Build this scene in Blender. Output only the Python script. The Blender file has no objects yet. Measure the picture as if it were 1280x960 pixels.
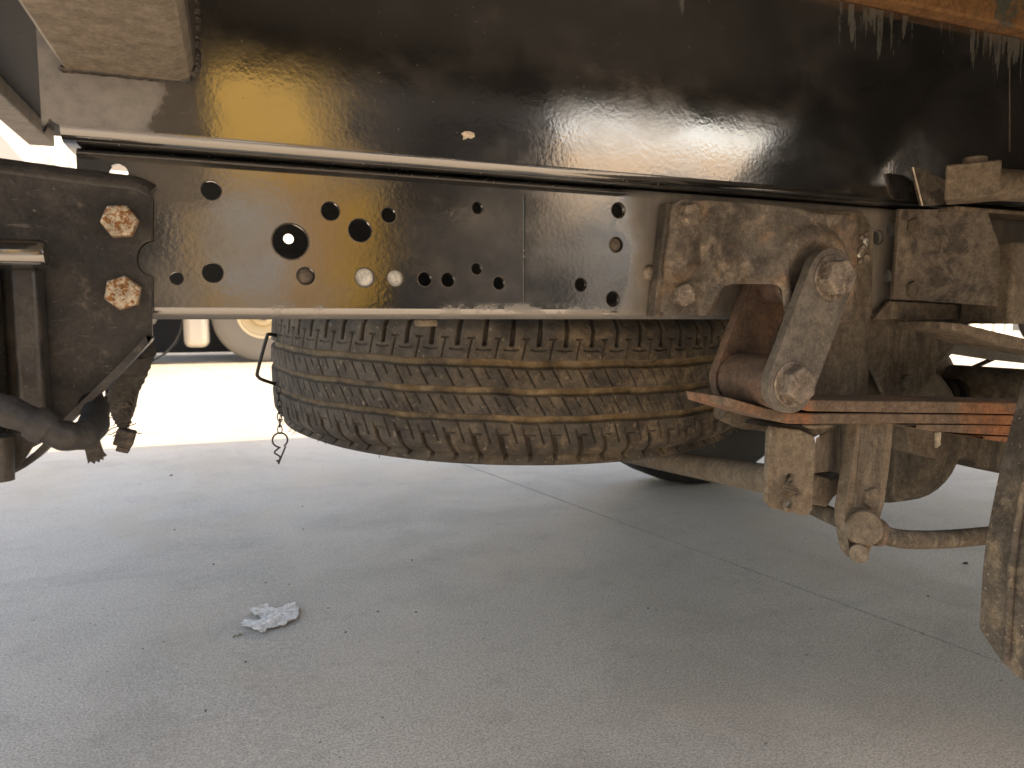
import bpy, bmesh, math, random
import numpy as np
from mathutils import Vector, Matrix
from mathutils.geometry import delaunay_2d_cdt
random.seed(7); rnd = random.Random(11)
S = bpy.context.scene; COL = S.collection
rad = math.radians

# ------------------------------------------------------------------ camera
EYE = .46; F = 890.; YAW = rad(21.3); PITCH = rad(5.2)
cd = bpy.data.cameras.new('camera'); cam = bpy.data.objects.new('camera', cd); COL.objects.link(cam)
cam.location = (0, 0, EYE); cam.rotation_euler = (rad(90) - PITCH, 0, -YAW)
cd.sensor_width = 36; cd.lens = F * 36 / 1280; cd.clip_start = .02; cd.clip_end = 2000
cd.dof.use_dof = True; cd.dof.focus_distance = .68; cd.dof.aperture_fstop = 13.0
S.camera = cam

# ------------------------------------------------------------------ light
SUN = Vector((.45, -.55, 1.)).normalized()          # direction towards the sun
el = math.asin(SUN.z); az = math.atan2(SUN.x, SUN.y)
w = bpy.data.worlds.new('World'); S.world = w; w.use_nodes = True
nt = w.node_tree; bg = nt.nodes['Background']
sky = nt.nodes.new('ShaderNodeTexSky'); sky.sky_type = 'NISHITA'; sky.sun_disc = False
sky.sun_elevation = el; sky.sun_rotation = az; sky.air_density = 1.2; sky.dust_density = 2.0
nt.links.new(sky.outputs[0], bg.inputs[0]); bg.inputs[1].default_value = .15
sd = bpy.data.lights.new('sun', 'SUN'); sun = bpy.data.objects.new('sun', sd); COL.objects.link(sun)
sd.energy = 2.0; sd.angle = rad(.5); sd.color = (1, .82, .62)
sun.rotation_euler = (-SUN).to_track_quat('-Z', 'Y').to_euler(); sun.location = SUN * 20
S.view_settings.view_transform = 'Standard'; S.view_settings.look = 'None'
S.view_settings.exposure = 1.9
S.view_settings.use_white_balance = True; S.view_settings.white_balance_temperature = 9400; S.view_settings.white_balance_tint = 14; S.view_settings.gamma = 1
S.cycles.max_bounces = 8; S.cycles.diffuse_bounces = 5; S.cycles.glossy_bounces = 4

# ------------------------------------------------------------------ measuring: photo survey point -> metres in the yard
_s, _c = math.sin(YAW), math.cos(YAW)
FW = Vector((_s * math.cos(PITCH), _c * math.cos(PITCH), -math.sin(PITCH)))
RT = Vector((_c, -_s, 0)); UP = Vector((_s * math.sin(PITCH), _c * math.sin(PITCH), math.cos(PITCH)))
def at(px, py, Y=None, X=None, Z=None):
    d = FW + RT * ((px - 640) / F) + UP * ((480 - py) / F)
    t = Y / d.y if Y is not None else X / d.x if X is not None else (Z - EYE) / d.z
    return Vector((d.x * t, d.y * t, EYE + d.z * t))
def span(px, py, Y, n):                              # length in metres of n survey pixels there
    p = at(px, py, Y) - Vector((0, 0, EYE)); return n / F * p.dot(FW)

# ------------------------------------------------------------------ materials
def lin(c): return tuple(((x / 255) / 12.92 if x / 255 < .04 else ((x / 255 + .055) / 1.055) ** 2.4) for x in c) + (1,)
class N:
    def __init__(s, name):
        s.m = bpy.data.materials.new(name); s.m.use_nodes = True; s.t = s.m.node_tree
        s.b = s.t.nodes['Principled BSDF']; s.pos = s.t.nodes.new('ShaderNodeNewGeometry').outputs['Position']
    def new(s, ty, **k):
        n = s.t.nodes.new(ty)
        for a, v in k.items(): setattr(n, a, v)
        return n
    def link(s, a, b): s.t.links.new(a, b)
    def coord(s, stretch=(1, 1, 1), off=0):
        m = s.new('ShaderNodeMapping'); m.inputs['Scale'].default_value = stretch; m.inputs['Location'].default_value = (off, off * .7, off * .3)
        s.link(s.pos, m.inputs[0]); return m.outputs[0]
    def noise(s, scale, detail=4, rough=.55, stretch=(1, 1, 1), off=0, dist=0):
        n = s.new('ShaderNodeTexNoise'); n.inputs['Scale'].default_value = scale; n.inputs['Detail'].default_value = detail
        n.inputs['Roughness'].default_value = rough; n.inputs['Distortion'].default_value = dist
        s.link(s.coord(stretch, off), n.inputs[0]); return n.outputs[0]
    def ramp(s, v, lo, hi, a=0., b=1.):
        r = s.new('ShaderNodeMapRange'); r.interpolation_type = 'SMOOTHSTEP'
        s.link(v, r.inputs[0])
        for i, x in enumerate((lo, hi, a, b)): r.inputs[i + 1].default_value = x
        return r.outputs[0]
    def mul(s, a, b, op='MULTIPLY'):
        m = s.new('ShaderNodeMath', operation=op, use_clamp=(op != 'SUBTRACT'))
        for i, x in enumerate((a, b)):
            if isinstance(x, (int, float)): m.inputs[i].default_value = x
            else: s.link(x, m.inputs[i])
        return m.outputs[0]
    def mulraw(s, a, b):
        m = s.new('ShaderNodeMath', operation='ADD'); s.link(a, m.inputs[0]); s.link(b, m.inputs[1]); return m.outputs[0]
    def mix(s, f, a, b):
        m = s.new('ShaderNodeMix', data_type='RGBA')
        if isinstance(f, (int, float)): m.inputs[0].default_value = f
        else: s.link(f, m.inputs[0])
        for i, x in ((6, a), (7, b)):
            if isinstance(x, tuple): m.inputs[i].default_value = x if len(x) == 4 else x + (1,)
            else: s.link(x, m.inputs[i])
        return m.outputs[2]
    def mixf(s, f, a, b):
        m = s.new('ShaderNodeMix', data_type='FLOAT'); s.link(f, m.inputs[0])
        for i, x in ((2, a), (3, b)):
            if isinstance(x, (int, float)): m.inputs[i].default_value = x
            else: s.link(x, m.inputs[i])
        return m.outputs[0]
    def bump(s, h, strength, dist, prev=None):
        b = s.new('ShaderNodeBump'); b.inputs['Strength'].default_value = strength; b.inputs['Distance'].default_value = dist
        s.link(h, b.inputs['Height'])
        if prev is not None: s.link(prev, b.inputs['Normal'])
        return b.outputs[0]
    def axis(s, i):
        x = s.new('ShaderNodeSeparateXYZ'); s.link(s.pos, x.inputs[0]); return x.outputs[i]
    def attr(s, nm):
        return s.new('ShaderNodeAttribute', attribute_name=nm).outputs['Fac']
    def done(s, col, rough, normal=None, **k):
        if isinstance(col, tuple): s.b.inputs['Base Color'].default_value = col if len(col) == 4 else col + (1,)
        else: s.link(col, s.b.inputs['Base Color'])
        if isinstance(rough, (int, float)): s.b.inputs['Roughness'].default_value = rough
        else: s.link(rough, s.b.inputs['Roughness'])
        if normal is not None: s.link(normal, s.b.inputs['Normal'])
        for a, v in k.items():
            s.b.inputs[a.replace('_', ' ')].default_value = v
        return s.m

BOOST = {'cast_hanger_steel': 2.2, 'dull_black_paint': 1.3, 'grey_shackle_steel': 1.6, 'brown_bush_steel': 1.5, 'mud_streaked_steel': 1.35, 'pale_mud_steel': 1.15, 'scuffed_gusset': 1.4, 'dust_covered_black': 1.4, 'dirty_bolt_steel': 1.5, 'dusty_flap_rubber': 1.5, 'tan_dusty_steel': 1.25, 'charred_fabric': 1.4, 'dirty_paper': 1.0, 'rusty_leaf_steel': 1.1}
def grime(name, base, layers, rough=.7, bumps=((60, .4, .002), (400, .4, .0006)), metallic=0., extra=None):
    """layers: (colour, scale, lo, hi, stretch, rough, amount)"""
    n = N(name); rg = None
    bo = BOOST.get(name, 1.); up = lambda c: tuple(min(.75, x * bo) for x in c); col = up(base)
    r0 = rough
    for i, (c, sc, lo, hi, st, rr, amt) in enumerate(layers):
        mid, hw = (lo + hi) / 2 - .01, (hi - lo) * .55
        f = n.ramp(n.noise(sc, 8, .68, st, off=i * 3.7 + len(name), dist=.5), mid - hw, mid + hw, 0, amt)
        col = n.mix(f, col, up(c)); r0 = n.mixf(f, r0, rr)
    g = n.mul(n.ramp(n.noise(110, 8, .75, off=11), .36, .64, 0, .5), n.ramp(n.noise(420, 4, .7, off=6), .36, .64, 0, .35), 'ADD')
    vm = n.new('ShaderNodeVectorMath', operation='SCALE')
    if isinstance(col, tuple): vm.inputs[0].default_value = col[:3]
    else: n.link(col, vm.inputs[0])
    ad = n.new('ShaderNodeMath', operation='ADD'); n.link(g, ad.inputs[0]); ad.inputs[1].default_value = .62; n.link(ad.outputs[0], vm.inputs['Scale'])
    col = vm.outputs[0]
    nm = None
    for i, (sc, stg, ds) in enumerate(bumps):
        nm = n.bump(n.noise(sc, 5, .6, off=i * 5.1), stg, ds, nm)
    return n.done(col, r0, nm, Metallic=metallic)

def paint_mat(name, dirt_x=None, drips=False, left=False, gloss=.05):
    n = N(name); base = (.016, .0165, .017)
    col = base; rg = n.ramp(n.noise(9, 5), .3, .75, gloss, gloss + .09)
    # thin dust film, denser in patches
    f = n.ramp(n.noise(14, 7, .65, (1, 1, 1.3), 2), .40, .8, 0.02, .2)
    col = n.mix(f, col, (.17, .16, .15)); rg = n.mixf(f, rg, .75)
    # dust specks
    v = n.new('ShaderNodeTexVoronoi'); v.inputs['Scale'].default_value = 260; n.link(n.coord(), v.inputs[0])
    keep = n.ramp(v.outputs['Color'], .66, .74)
    sp = n.mul(n.ramp(v.outputs['Distance'], .06, .17, 1, 0), keep)
    col = n.mix(n.mul(sp, .4), col, (.36, .33, .28)); rg = n.mixf(sp, rg, .8)
    # fine scratches
    sc = n.noise(30, 2, .5, (1.2, 1.2, 9), 9, 2.5)
    fs = n.ramp(sc, .735, .745, 0, .25); col = n.mix(fs, col, (.30, .28, .25))
    if dirt_x:
        x = n.axis(0); k = n.mul(n.noise(22, 6, .6, off=4), .06); xx = n.mul(x, k, 'ADD')
        d = n.ramp(xx, dirt_x[0], dirt_x[1])
        brown = n.mix(n.ramp(n.noise(30, 7, .7, (1, 1, .35), 6), .35, .7), (.035, .027, .020), (.15, .115, .08))
        col = n.mix(d, col, brown); rg = n.mixf(d, rg, .85)
    if not left:
        d = n.mul(n.ramp(n.axis(2), .4625, .4650, 1, 0), n.ramp(n.noise(24, 6, .7, (.4, 1, 1), 5), .25, .6, .8, 1))
        col = n.mix(d, col, (.030, .026, .022)); rg = n.mixf(d, rg, .8)
        d2 = n.mul(n.ramp(n.axis(2), .466, .476, 1, 0), n.ramp(n.noise(34, 7, .75, (.6, 1, 1), 5), .48, .62, 0, .8))
        col = n.mix(d2, col, (.095, .080, .064)); rg = n.mixf(d2, rg, .7)
    if left:
        k = n.mul(n.noise(30, 6, .65, off=14), .05); mr = n.new('ShaderNodeMapRange'); mr.interpolation_type = 'SMOOTHSTEP'
        n.link(n.mulraw(n.axis(0), k), mr.inputs[0]); mr.inputs[1].default_value = -.016; mr.inputs[2].default_value = -.026; mr.inputs[3].default_value = 0; mr.inputs[4].default_value = .9
        zz = n.ramp(n.axis(2), .585, .592)
        d = n.mul(mr.outputs[0], zz)
        gd = n.mix(n.ramp(n.noise(40, 7, .7, off=6), .38, .66), (.055, .047, .043), (.17, .145, .125))
        col = n.mix(d, col, gd); rg = n.mixf(d, rg, .8)
    if drips:
        z = n.axis(2); x = n.axis(0)
        nz = n.noise(1, 6, .65, (130, 130, 16), 3)
        m = n.mul(n.mul(n.ramp(z, .690, .775), n.ramp(x, .30, .44)), n.ramp(n.noise(9, 3, .5, (1, 1, .05), 8), .36, .55))
        dr = n.ramp(n.mul(nz, n.mul(m, .26), 'ADD'), .68, .80, 0, .45)
        col = n.mix(dr, col, (.17, .18, .155)); rg = n.mixf(dr, rg, .8)
    nm = n.bump(n.noise(260, 2, .5), .06, .0008)          # orange peel
    nm = n.bump(n.noise(14, 2, .5, off=3), .05, .004, nm)
    nm = n.bump(sp, .5, .0006, nm)
    return n.done(col, rg, nm, IOR=2.9)

M = {}
M['rail_paint'] = paint_mat('black_rail_paint', (.355, .385), gloss=.06)
M['panel_paint'] = paint_mat('black_panel_paint', drips=True, left=True)
M['bracket_paint'] = grime('dull_black_paint', (.014, .0145, .016), [((.07, .060, .052), 12, .42, .72, (1, 1, 1), .6, .6), ((.14, .115, .09), 60, .58, .72, (1, 1, 1), .8, .4), ((.22, .20, .17), 300, .64, .70, (1, 1, 1), .8, .5), ((.18, .16, .14), 26, .655, .67, (1, 1, 9), .6, .4)], .32, ((120, .12, .001), (30, .1, .003)))
M['black_inside'] = grime('dark_underside', (.012, .012, .012), [((.040, .038, .035), 10, .45, .8, (1, 1, 1), .9, .6)], .7)
M['dusty_black'] = grime('dust_covered_black', (.035, .031, .028), [((.13, .105, .08), 16, .35, .7, (1, 1, 1), .9, .7), ((.02, .018, .017), 45, .55, .7, (1, 1, 1), .6, .6), ((.20, .17, .13), 200, .62, .7, (1, 1, 1), .9, .5)], .7)
M['tan_beam'] = grime('tan_dusty_steel', (.155, .135, .11), [((.11, .09, .07), 10, .35, .75, (1, 3, 1), .8, .8), ((.30, .25, .19), 60, .55, .75, (1, 6, 1), .9, .5)], .6, ((60, .2, .001), (300, .2, .0005)))
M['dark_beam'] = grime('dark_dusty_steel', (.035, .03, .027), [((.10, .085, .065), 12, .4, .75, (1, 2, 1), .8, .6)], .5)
M['hanger'] = grime('cast_hanger_steel', (.052, .045, .039), [((.022, .018, .016), 22, .50, .66, (1, 1, 1), .7, .9), ((.120, .066, .032), 15, .50, .68, (1, 1, 1), .85, .75), ((.165, .135, .108), 34, .47, .72, (1, 1, 1), .9, .7), ((.34, .29, .22), 340, .66, .72, (1, 1, 1), .9, .5)], .72, ((45, .5, .003), (160, .5, .0014), (700, .5, .0004)))
M['shackle'] = grime('grey_shackle_steel', (.088, .078, .068), [((.05, .042, .036), 30, .45, .7, (1, 1, 1), .7, .7), ((.20, .16, .11), 48, .56, .74, (1, 1, .5), .9, .7), ((.34, .31, .27), 520, .66, .71, (1, 1, 1), .8, .8)], .62, ((60, .35, .0015), (480, .5, .0006)))
M['bush'] = grime('brown_bush_steel', (.085, .055, .042), [((.20, .105, .06), 20, .5, .8, (1, 1, 1), .8, .7), ((.04, .028, .024), 40, .5, .7, (1, 1, 1), .7, .7), ((.26, .2, .15), 420, .66, .72, (1, 1, 1), .8, .5)], .7, ((90, .3, .001), (500, .4, .0004)))
M['mud'] = grime('mud_streaked_steel', (.095, .078, .061), [((.034, .027, .021), 24, .42, .68, (1.5, 1.5, .22), .85, .85), ((.20, .168, .130), 60, .5, .72, (1.5, 1.5, .3), .95, .7), ((.33, .28, .21), 380, .66, .72, (1, 1, .7), .95, .55)], .85, ((70, .6, .003), (300, .5, .001)))
M['mud_light'] = grime('pale_mud_steel', (.155, .124, .093), [((.060, .047, .037), 22, .45, .7, (1, 1, .5), .85, .7), ((.27, .222, .168), 60, .5, .72, (1, 1, .6), .95, .6), ((.36, .31, .24), 380, .66, .73, (1, 1, 1), .95, .4)], .85, ((60, .5, .002), (350, .5, .0008)))
M['gusset'] = grime('scuffed_gusset', (.105, .088, .073), [((.035, .03, .028), 40, .50, .62, (1, 1, 1), .8, .8), ((.21, .17, .13), 22, .5, .75, (1, 1, 1), .9, .6)], .8, ((60, .5, .002), (400, .4, .0006)))
M['leaf'] = grime('rusty_leaf_steel', (.145, .105, .078), [((.33, .125, .055), 8, .54, .70, (1, 1, .5), .9, .8), ((.10, .072, .055), 42, .5, .7, (1, 1, 1), .85, .7), ((.42, .34, .24), 260, .60, .70, (1, 1, 1.5), .95, .55)], .85, ((90, .6, .0016), (380, .6, .0008)))
M['rust'] = grime('orange_rust', (.24, .12, .05), [((.16, .06, .025), 50, .52, .68, (1, 1, 1), .9, .8), ((.33, .19, .09), 16, .5, .8, (1, 1, 1), .9, .6), ((.06, .09, .08), 7, .56, .60, (1, 1, 1), .5, .9)], .9, ((90, .6, .002), (320, .6, .001)))
M['bolt'] = grime('rust_speckled_zinc', (.42, .37, .29), [((.26, .11, .035), 330, .50, .56, (1, 1, 1), .9, .95), ((.20, .07, .02), 420, .58, .64, (1, 1, 1), .9, .8)], .45, ((300, .4, .0005),), .35)
M['old_bolt'] = grime('dirty_bolt_steel', (.145, .12, .10), [((.07, .055, .045), 70, .48, .62, (1, 1, 1), .7, .8), ((.33, .28, .22), 160, .56, .68, (1, 1, 1), .8, .7)], .6, ((150, .5, .001),), .2)
M['grease'] = grime('shiny_grease', (.55, .53, .48), [((.25, .22, .18), 90, .55, .7, (1, 1, 1), .4, .6)], .18, ((200, .8, .002),), .7)
M['wire'] = grime('dark_wire', (.025, .025, .027), [((.10, .085, .07), 90, .5, .7, (1, 1, 1), .8, .5)], .45)
M['hose'] = grime('black_hose_rubber', (.022, .022, .024), [((.10, .09, .08), 22, .45, .75, (1, 1, 1), .8, .55), ((.28, .25, .2), 90, .68, .74, (1, 1, 1), .9, .6)], .55, ((150, .3, .001),))
M['cloth'] = grime('charred_fabric', (.028, .026, .024), [((.12, .10, .08), 60, .5, .75, (1, 1, 3), .95, .7)], .95, ((500, .8, .001),))
M['plug'] = grime('pale_plug', (.52, .52, .50), [((.25, .24, .22), 60, .6, .75, (1, 1, 1), .8, .5)], .6)  # pale tone of the brightness seen through two rail holes
M['flap'] = grime('dusty_flap_rubber', (.078, .064, .052), [((.035, .029, .025), 22, .42, .62, (1, 1, 1), .85, .9), ((.20, .155, .105), 42, .48, .7, (1, 1, .6), .95, .75), ((.42, .35, .26), 330, .62, .70, (1, 1, 1), .95, .75)], .85, ((60, .5, .003), (330, .7, .0012)))
M['chip'] = grime('bare_primer', (.70, .60, .50), [((.4, .3, .2), 200, .55, .7, (1, 1, 1), .8, .6)], .6)
M['weld'] = grime('weld_metal', (.03, .027, .025), [((.16, .13, .10), 120, .5, .7, (1, 1, 1), .6, .7)], .4, ((200, .5, .001),))
M['paper'] = grime('dirty_paper', (.86, .82, .77), [((.66, .62, .56), 60, .55, .75, (1, 1, 1), .9, .4)], .9, ((260, .7, .001),))
M['grit'] = grime('dark_grit', (.06, .055, .05), [((.22, .19, .15), 300, .5, .7, (1, 1, 1), .9, .6)], .9)
M['moss'] = grime('dry_leaf_crumb', (.20, .19, .07), [((.08, .07, .03), 300, .5, .6, (1, 1, 1), .9, .8)], .9)
def flat(name, c, rough=.5, **k):
    n = N(name); f = n.ramp(n.noise(3, 5), .3, .8, 0, .25)
    return n.done(n.mix(f, tuple(c), tuple(x * .7 for x in c)), rough, n.bump(n.noise(20, 3), .05, .01), **k)
M['white_wall'] = flat('white_cladding', (.80, .79, .76), .6)
M['tan_wall'] = flat('tan_wall', (.74, .60, .44), .8)
M['yellow'] = flat('yellow_vehicle_paint', (.95, .55, .08), .35)
M['white_paint'] = flat('white_vehicle_paint', (.78, .78, .76), .3)
M['grey_paint'] = flat('grey_vehicle_paint', (.45, .46, .47), .4)
M['dark_paint'] = flat('dark_vehicle_paint', (.03, .032, .036), .4)
M['cream'] = flat('cream_rim', (.70, .60, .42), .5)
M['glass'] = flat('dark_window_glass', (.02, .025, .03), .08)
M['grey_rubber'] = flat('grey_dusty_rubber', (.20, .19, .175), .9)
M['black_rubber'] = flat('black_rubber', (.018, .017, .016), .75)
M['red'] = flat('red_lens', (.5, .02, .01), .3)
M['van_paint'] = flat('van_paint', (.30, .31, .33), .4)
M['dark_wall'] = flat('dark_brown_wall', (.07, .06, .055), .8)
M['alu'] = flat('pale_tank_metal', (.60, .57, .52), .35, Metallic=.3)

def concrete(name, wear=True):
    n = N(name)
    c = n.mix(n.ramp(n.noise(.9, 6, .6), .35, .7), (.52, .508, .478), (.585, .572, .538))
    c = n.mix(n.ramp(n.noise(3.2, 7, .65, off=2, dist=.6), .47, .68, 0, .45), c, (.33, .315, .29))
    c = n.mix(n.ramp(n.noise(4, 6, .7, (1, .35, 1), 5), .55, .78, 0, .35), c, (.50, .485, .455))
    c = n.mix(n.ramp(n.noise(26, 6, .7, off=7), .52, .70, 0, .35), c, (.29, .28, .26))
    c = n.mix(n.ramp(n.noise(330, 3, .6, off=1), .44, .60, 0, .6), c, (.22, .213, .20))
    c = n.mix(n.ramp(n.noise(130, 6, .75, off=12), .40, .62, 0, .3), c, (.28, .27, .25))
    c = n.mix(n.ramp(n.noise(420, 2, .6, off=8), .56, .64, 0, .7), c, (.66, .64, .60))
    c = n.mix(n.ramp(n.noise(1.3, 4, .55, (1, 1, 1), 21, 1.2), .50, .66, 0, .35), c, (.47, .41, .33))
    c = n.mix(n.mul(n.ramp(n.noise(2.6, 4, .6, (.35, 1.5, 1), 17, .8), .55, .64, 0, .30), n.ramp(n.noise(60, 5, .7, off=3), .3, .6)), c, (.27, .265, .26))
    # faint tyre scuffs and a tan stain
    c = n.mix(n.mul(n.ramp(n.noise(2.2, 3, .5, (1, .12, 1), 3), .56, .66, 0, .22), n.ramp(n.noise(90, 4), .35, .6)), c, (.20, .195, .185))
    v = n.new('ShaderNodeTexVoronoi'); v.inputs['Scale'].default_value = 34; n.link(n.coord(), v.inputs[0])
    sp = n.mul(n.ramp(v.outputs['Distance'], .05, .10, 1, 0), n.ramp(v.outputs['Color'], .62, .66))
    c = n.mix(n.mul(sp, .65), c, (.14, .13, .12))
    nm = n.bump(n.noise(12, 5, .6), .25, .004)
    nm = n.bump(n.noise(330, 4, .65, off=1), .55, .0012, nm)
    return n.done(c, n.ramp(n.noise(7, 4), .3, .7, .62, .8), nm)
M['concrete'] = concrete('yard_concrete')
M['joint'] = flat('joint_dirt', (.03, .028, .025), .95)

def tyre_mat(name, mud=1.):
    n = N(name)
    g = n.attr('groove'); k = n.attr('cut')
    x = n.axis(0)
    side = n.ramp(n.mul(x, n.mul(n.noise(9, 4), .3), 'ADD'), .16, .62, .12, 1)
    base = n.mix(n.ramp(n.noise(24, 6, .65), .35, .7), (.036, .033, .031), (.105, .094, .083))
    br = n.mix(n.ramp(n.noise(60, 6, .7, off=4), .35, .68), (.060, .047, .035), (.215, .165, .112))
    c = n.mix(n.mul(n.ramp(n.noise(17, 7, .75, off=9), .40, .62), side), base, br)
    c = n.mix(n.ramp(n.noise(130, 5, .7, off=2), .58, .70, 0, .6), c, (.32, .26, .19))
    ochre = n.mix(n.ramp(n.noise(50, 5, .6), .35, .7), (.16, .105, .050), (.31, .235, .145))
    c = n.mix(n.mul(n.mul(g, n.ramp(n.noise(22, 6, .7, off=5), .36, .60, .25, 1)), n.mul(side, .25, 'ADD')), c, ochre)
    c = n.mix(n.ramp(n.noise(46, 7, .75, off=15), .52, .64, 0, .6), c, (.034, .029, .025))
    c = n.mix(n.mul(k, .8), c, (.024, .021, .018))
    nm = n.bump(n.noise(90, 5, .65), .45, .0016); nm = n.bump(n.noise(600, 4, .6), .5, .0005, nm)
    return n.done(c, .82, nm)
M['tyre'] = tyre_mat('dusty_tyre_rubber')

# ------------------------------------------------------------------ object helpers
WL = {}
def wloc(o): return WL.get(o.name, Vector((0, 0, 0))) if o else Vector((0, 0, 0))
def props(o, label=None, cat=None, group=None, kind=None):
    if label: o['label'] = label
    if cat: o['category'] = cat
    if group: o['group'] = group
    if kind: o['kind'] = kind
    return o
def thing(name, label, cat, loc=(0, 0, 0), group=None, rz=0):
    o = bpy.data.objects.new(name, None); COL.objects.link(o); o.location = loc; o.rotation_euler.z = rz
    o.empty_display_size = .1; WL[o.name] = Vector(loc); return props(o, label, cat, group)
def obj(name, verts, faces, mat, parent=None, smooth=35, bevel=0, label=None, segs=2, solid=0, kind=None):
    vs = np.array([tuple(v) for v in verts], dtype=float)
    c = (vs.min(0) + vs.max(0)) / 2
    me = bpy.data.meshes.new(name); me.from_pydata((vs - c).tolist(), [], faces); me.update()
    bm = bmesh.new(); bm.from_mesh(me); bmesh.ops.remove_doubles(bm, verts=bm.verts, dist=1e-6)
    bmesh.ops.recalc_face_normals(bm, faces=bm.faces); bm.to_mesh(me); bm.free()
    me.materials.append(mat if not isinstance(mat, str) else M[mat])
    if smooth:
        me.shade_smooth(); me.set_sharp_from_angle(angle=rad(smooth))
    o = bpy.data.objects.new(name, me); COL.objects.link(o)
    o.parent = parent; o.location = Vector(c) - wloc(parent); WL[o.name] = Vector(c)
    if solid:
        s = o.modifiers.new('s', 'SOLIDIFY'); s.thickness = solid; s.offset = -1
    if bevel:
        b = o.modifiers.new('b', 'BEVEL'); b.width = bevel; b.segments = segs; b.limit_method = 'ANGLE'; b.angle_limit = rad(35); b.harden_normals = False
    return props(o, label=label, kind=kind)
def merge(*lst):
    V = []; Fc = []
    for v, f in lst:
        n = len(V); V += [tuple(x) for x in v]; Fc += [tuple(i + n for i in q) for q in f]
    return V, Fc
def g_box(x0, x1, y0, y1, z0, z1):
    v = [(x, y, z) for x in (x0, x1) for y in (y0, y1) for z in (z0, z1)]
    return v, [(0, 1, 3, 2), (4, 6, 7, 5), (0, 4, 5, 1), (2, 3, 7, 6), (0, 2, 6, 4), (1, 5, 7, 3)]
def g_sweep(pts, r, n=12, caps=True, rs=None, flat_=1.):
    pts = [Vector(p) for p in pts]; V = []; Fc = []; up = Vector((0, 0, 1)); prev = None
    for i, p in enumerate(pts):
        t = (pts[min(i + 1, len(pts) - 1)] - pts[max(i - 1, 0)]).normalized()
        if prev is None:
            a = t.cross(up if abs(t.z) < .9 else Vector((0, 1, 0))).normalized()
        else:
            a = (prev - t * prev.dot(t)).normalized()
        prev = a; b = t.cross(a); rr = rs[i] if rs else r
        V += [p + (a * math.cos(2 * math.pi * k / n) + b * math.sin(2 * math.pi * k / n) * flat_) * rr for k in range(n)]
    for i in range(len(pts) - 1):
        for k in range(n):
            Fc.append((i * n + k, i * n + (k + 1) % n, (i + 1) * n + (k + 1) % n, (i + 1) * n + k))
    if caps: Fc += [tuple(range(n))[::-1], tuple(range((len(pts) - 1) * n, len(pts) * n))]
    return V, Fc
def smooth_path(pts, k=6):
    pts = [Vector(p) for p in pts]; out = []
    for i in range(len(pts) - 1):
        p0 = pts[max(i - 1, 0)]; p1 = pts[i]; p2 = pts[i + 1]; p3 = pts[min(i + 2, len(pts) - 1)]
        for j in range(k):
            t = j / k
            out.append(.5 * ((2 * p1) + (p2 - p0) * t + (2 * p0 - 5 * p1 + 4 * p2 - p3) * t * t + (3 * p1 - p0 - 3 * p2 + p3) * t ** 3))
    return out + [pts[-1]]
def g_lathe(prof, c, axis='Y', n=48):
    """prof: (radius, height along axis); closed profile"""
    V = []; Fc = []; m = len(prof)
    for k in range(n):
        a = 2 * math.pi * k / n
        for r, h in prof:
            u, v = r * math.cos(a), r * math.sin(a)
            V.append({'Y': (c[0] + u, c[1] + h, c[2] + v), 'X': (c[0] + h, c[1] + u, c[2] + v), 'Z': (c[0] + u, c[1] + v, c[2] + h)}[axis])
    for k in range(n):
        for i in range(m - 1):
            a = k * m + i; b = ((k + 1) % n) * m + i
            Fc.append((a, a + 1, b + 1, b))
    return V, Fc
def g_flat(outline, holes=(), grid=0):
    """outline, holes: 2-D loops -> 2-D verts, tris"""
    pts = [Vector(p) for p in outline]; edges = []; n = len(pts)
    edges += [(i, (i + 1) % n) for i in range(n)]
    for h in holes:
        s = len(pts); pts += [Vector(p) for p in h]; edges += [(s + i, s + (i + 1) % len(h)) for i in range(len(h))]
    if grid:
        xs = [p.x for p in pts[:n]]; ys = [p.y for p in pts[:n]]
        def inside(q, L):
            r = False; j = len(L) - 1
            for i in range(len(L)):
                a, b = L[i], L[j]
                if (a[1] > q[1]) != (b[1] > q[1]) and q[0] < (b[0] - a[0]) * (q[1] - a[1]) / (b[1] - a[1]) + a[0]: r = not r
                j = i
            return r
        x = min(xs) + grid / 2
        while x < max(xs):
            y = min(ys) + grid / 2
            while y < max(ys):
                if inside((x, y), outline) and not any(inside((x, y), h) for h in holes): pts.append(Vector((x, y)))
                y += grid
            x += grid
    v, e, f, *_ = delaunay_2d_cdt(pts, edges, [], 0, 1e-7)
    def inl(q, L):
        r = False; j = len(L) - 1
        for i in range(len(L)):
            a, b = L[i], L[j]
            if (a[1] > q[1]) != (b[1] > q[1]) and q[0] < (b[0] - a[0]) * (q[1] - a[1]) / (b[1] - a[1]) + a[0]: r = not r
            j = i
        return r
    out = []
    for t in f:
        cx = sum(v[i][0] for i in t) / len(t); cy = sum(v[i][1] for i in t) / len(t)
        if inl((cx, cy), outline) and not any(inl((cx, cy), h) for h in holes): out.append(tuple(t))
    return v, out
def g_plate(outline, y0, thick, holes=()):
    """(X,Z) outline extruded from y0 to y0+thick, with real holes"""
    v2, tr = g_flat(outline, holes); n = len(v2)
    V = [(p[0], y0, p[1]) for p in v2] + [(p[0], y0 + thick, p[1]) for p in v2]
    Fc = list(tr) + [tuple(i + n for i in t[::-1]) for t in tr]
    cnt = {}
    for t in tr:
        for i in range(len(t)):
            a, b = t[i], t[(i + 1) % len(t)]; cnt.setdefault((min(a, b), max(a, b)), []).append((a, b))
    for k, l in cnt.items():
        if len(l) == 1:
            a, b = l[0]; Fc.append((b, a, a + n, b + n))
    return V, Fc
def px_loop(pts, Y): return [(p.x, p.z) for p in (at(a, b, Y) for a, b in pts)]
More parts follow.
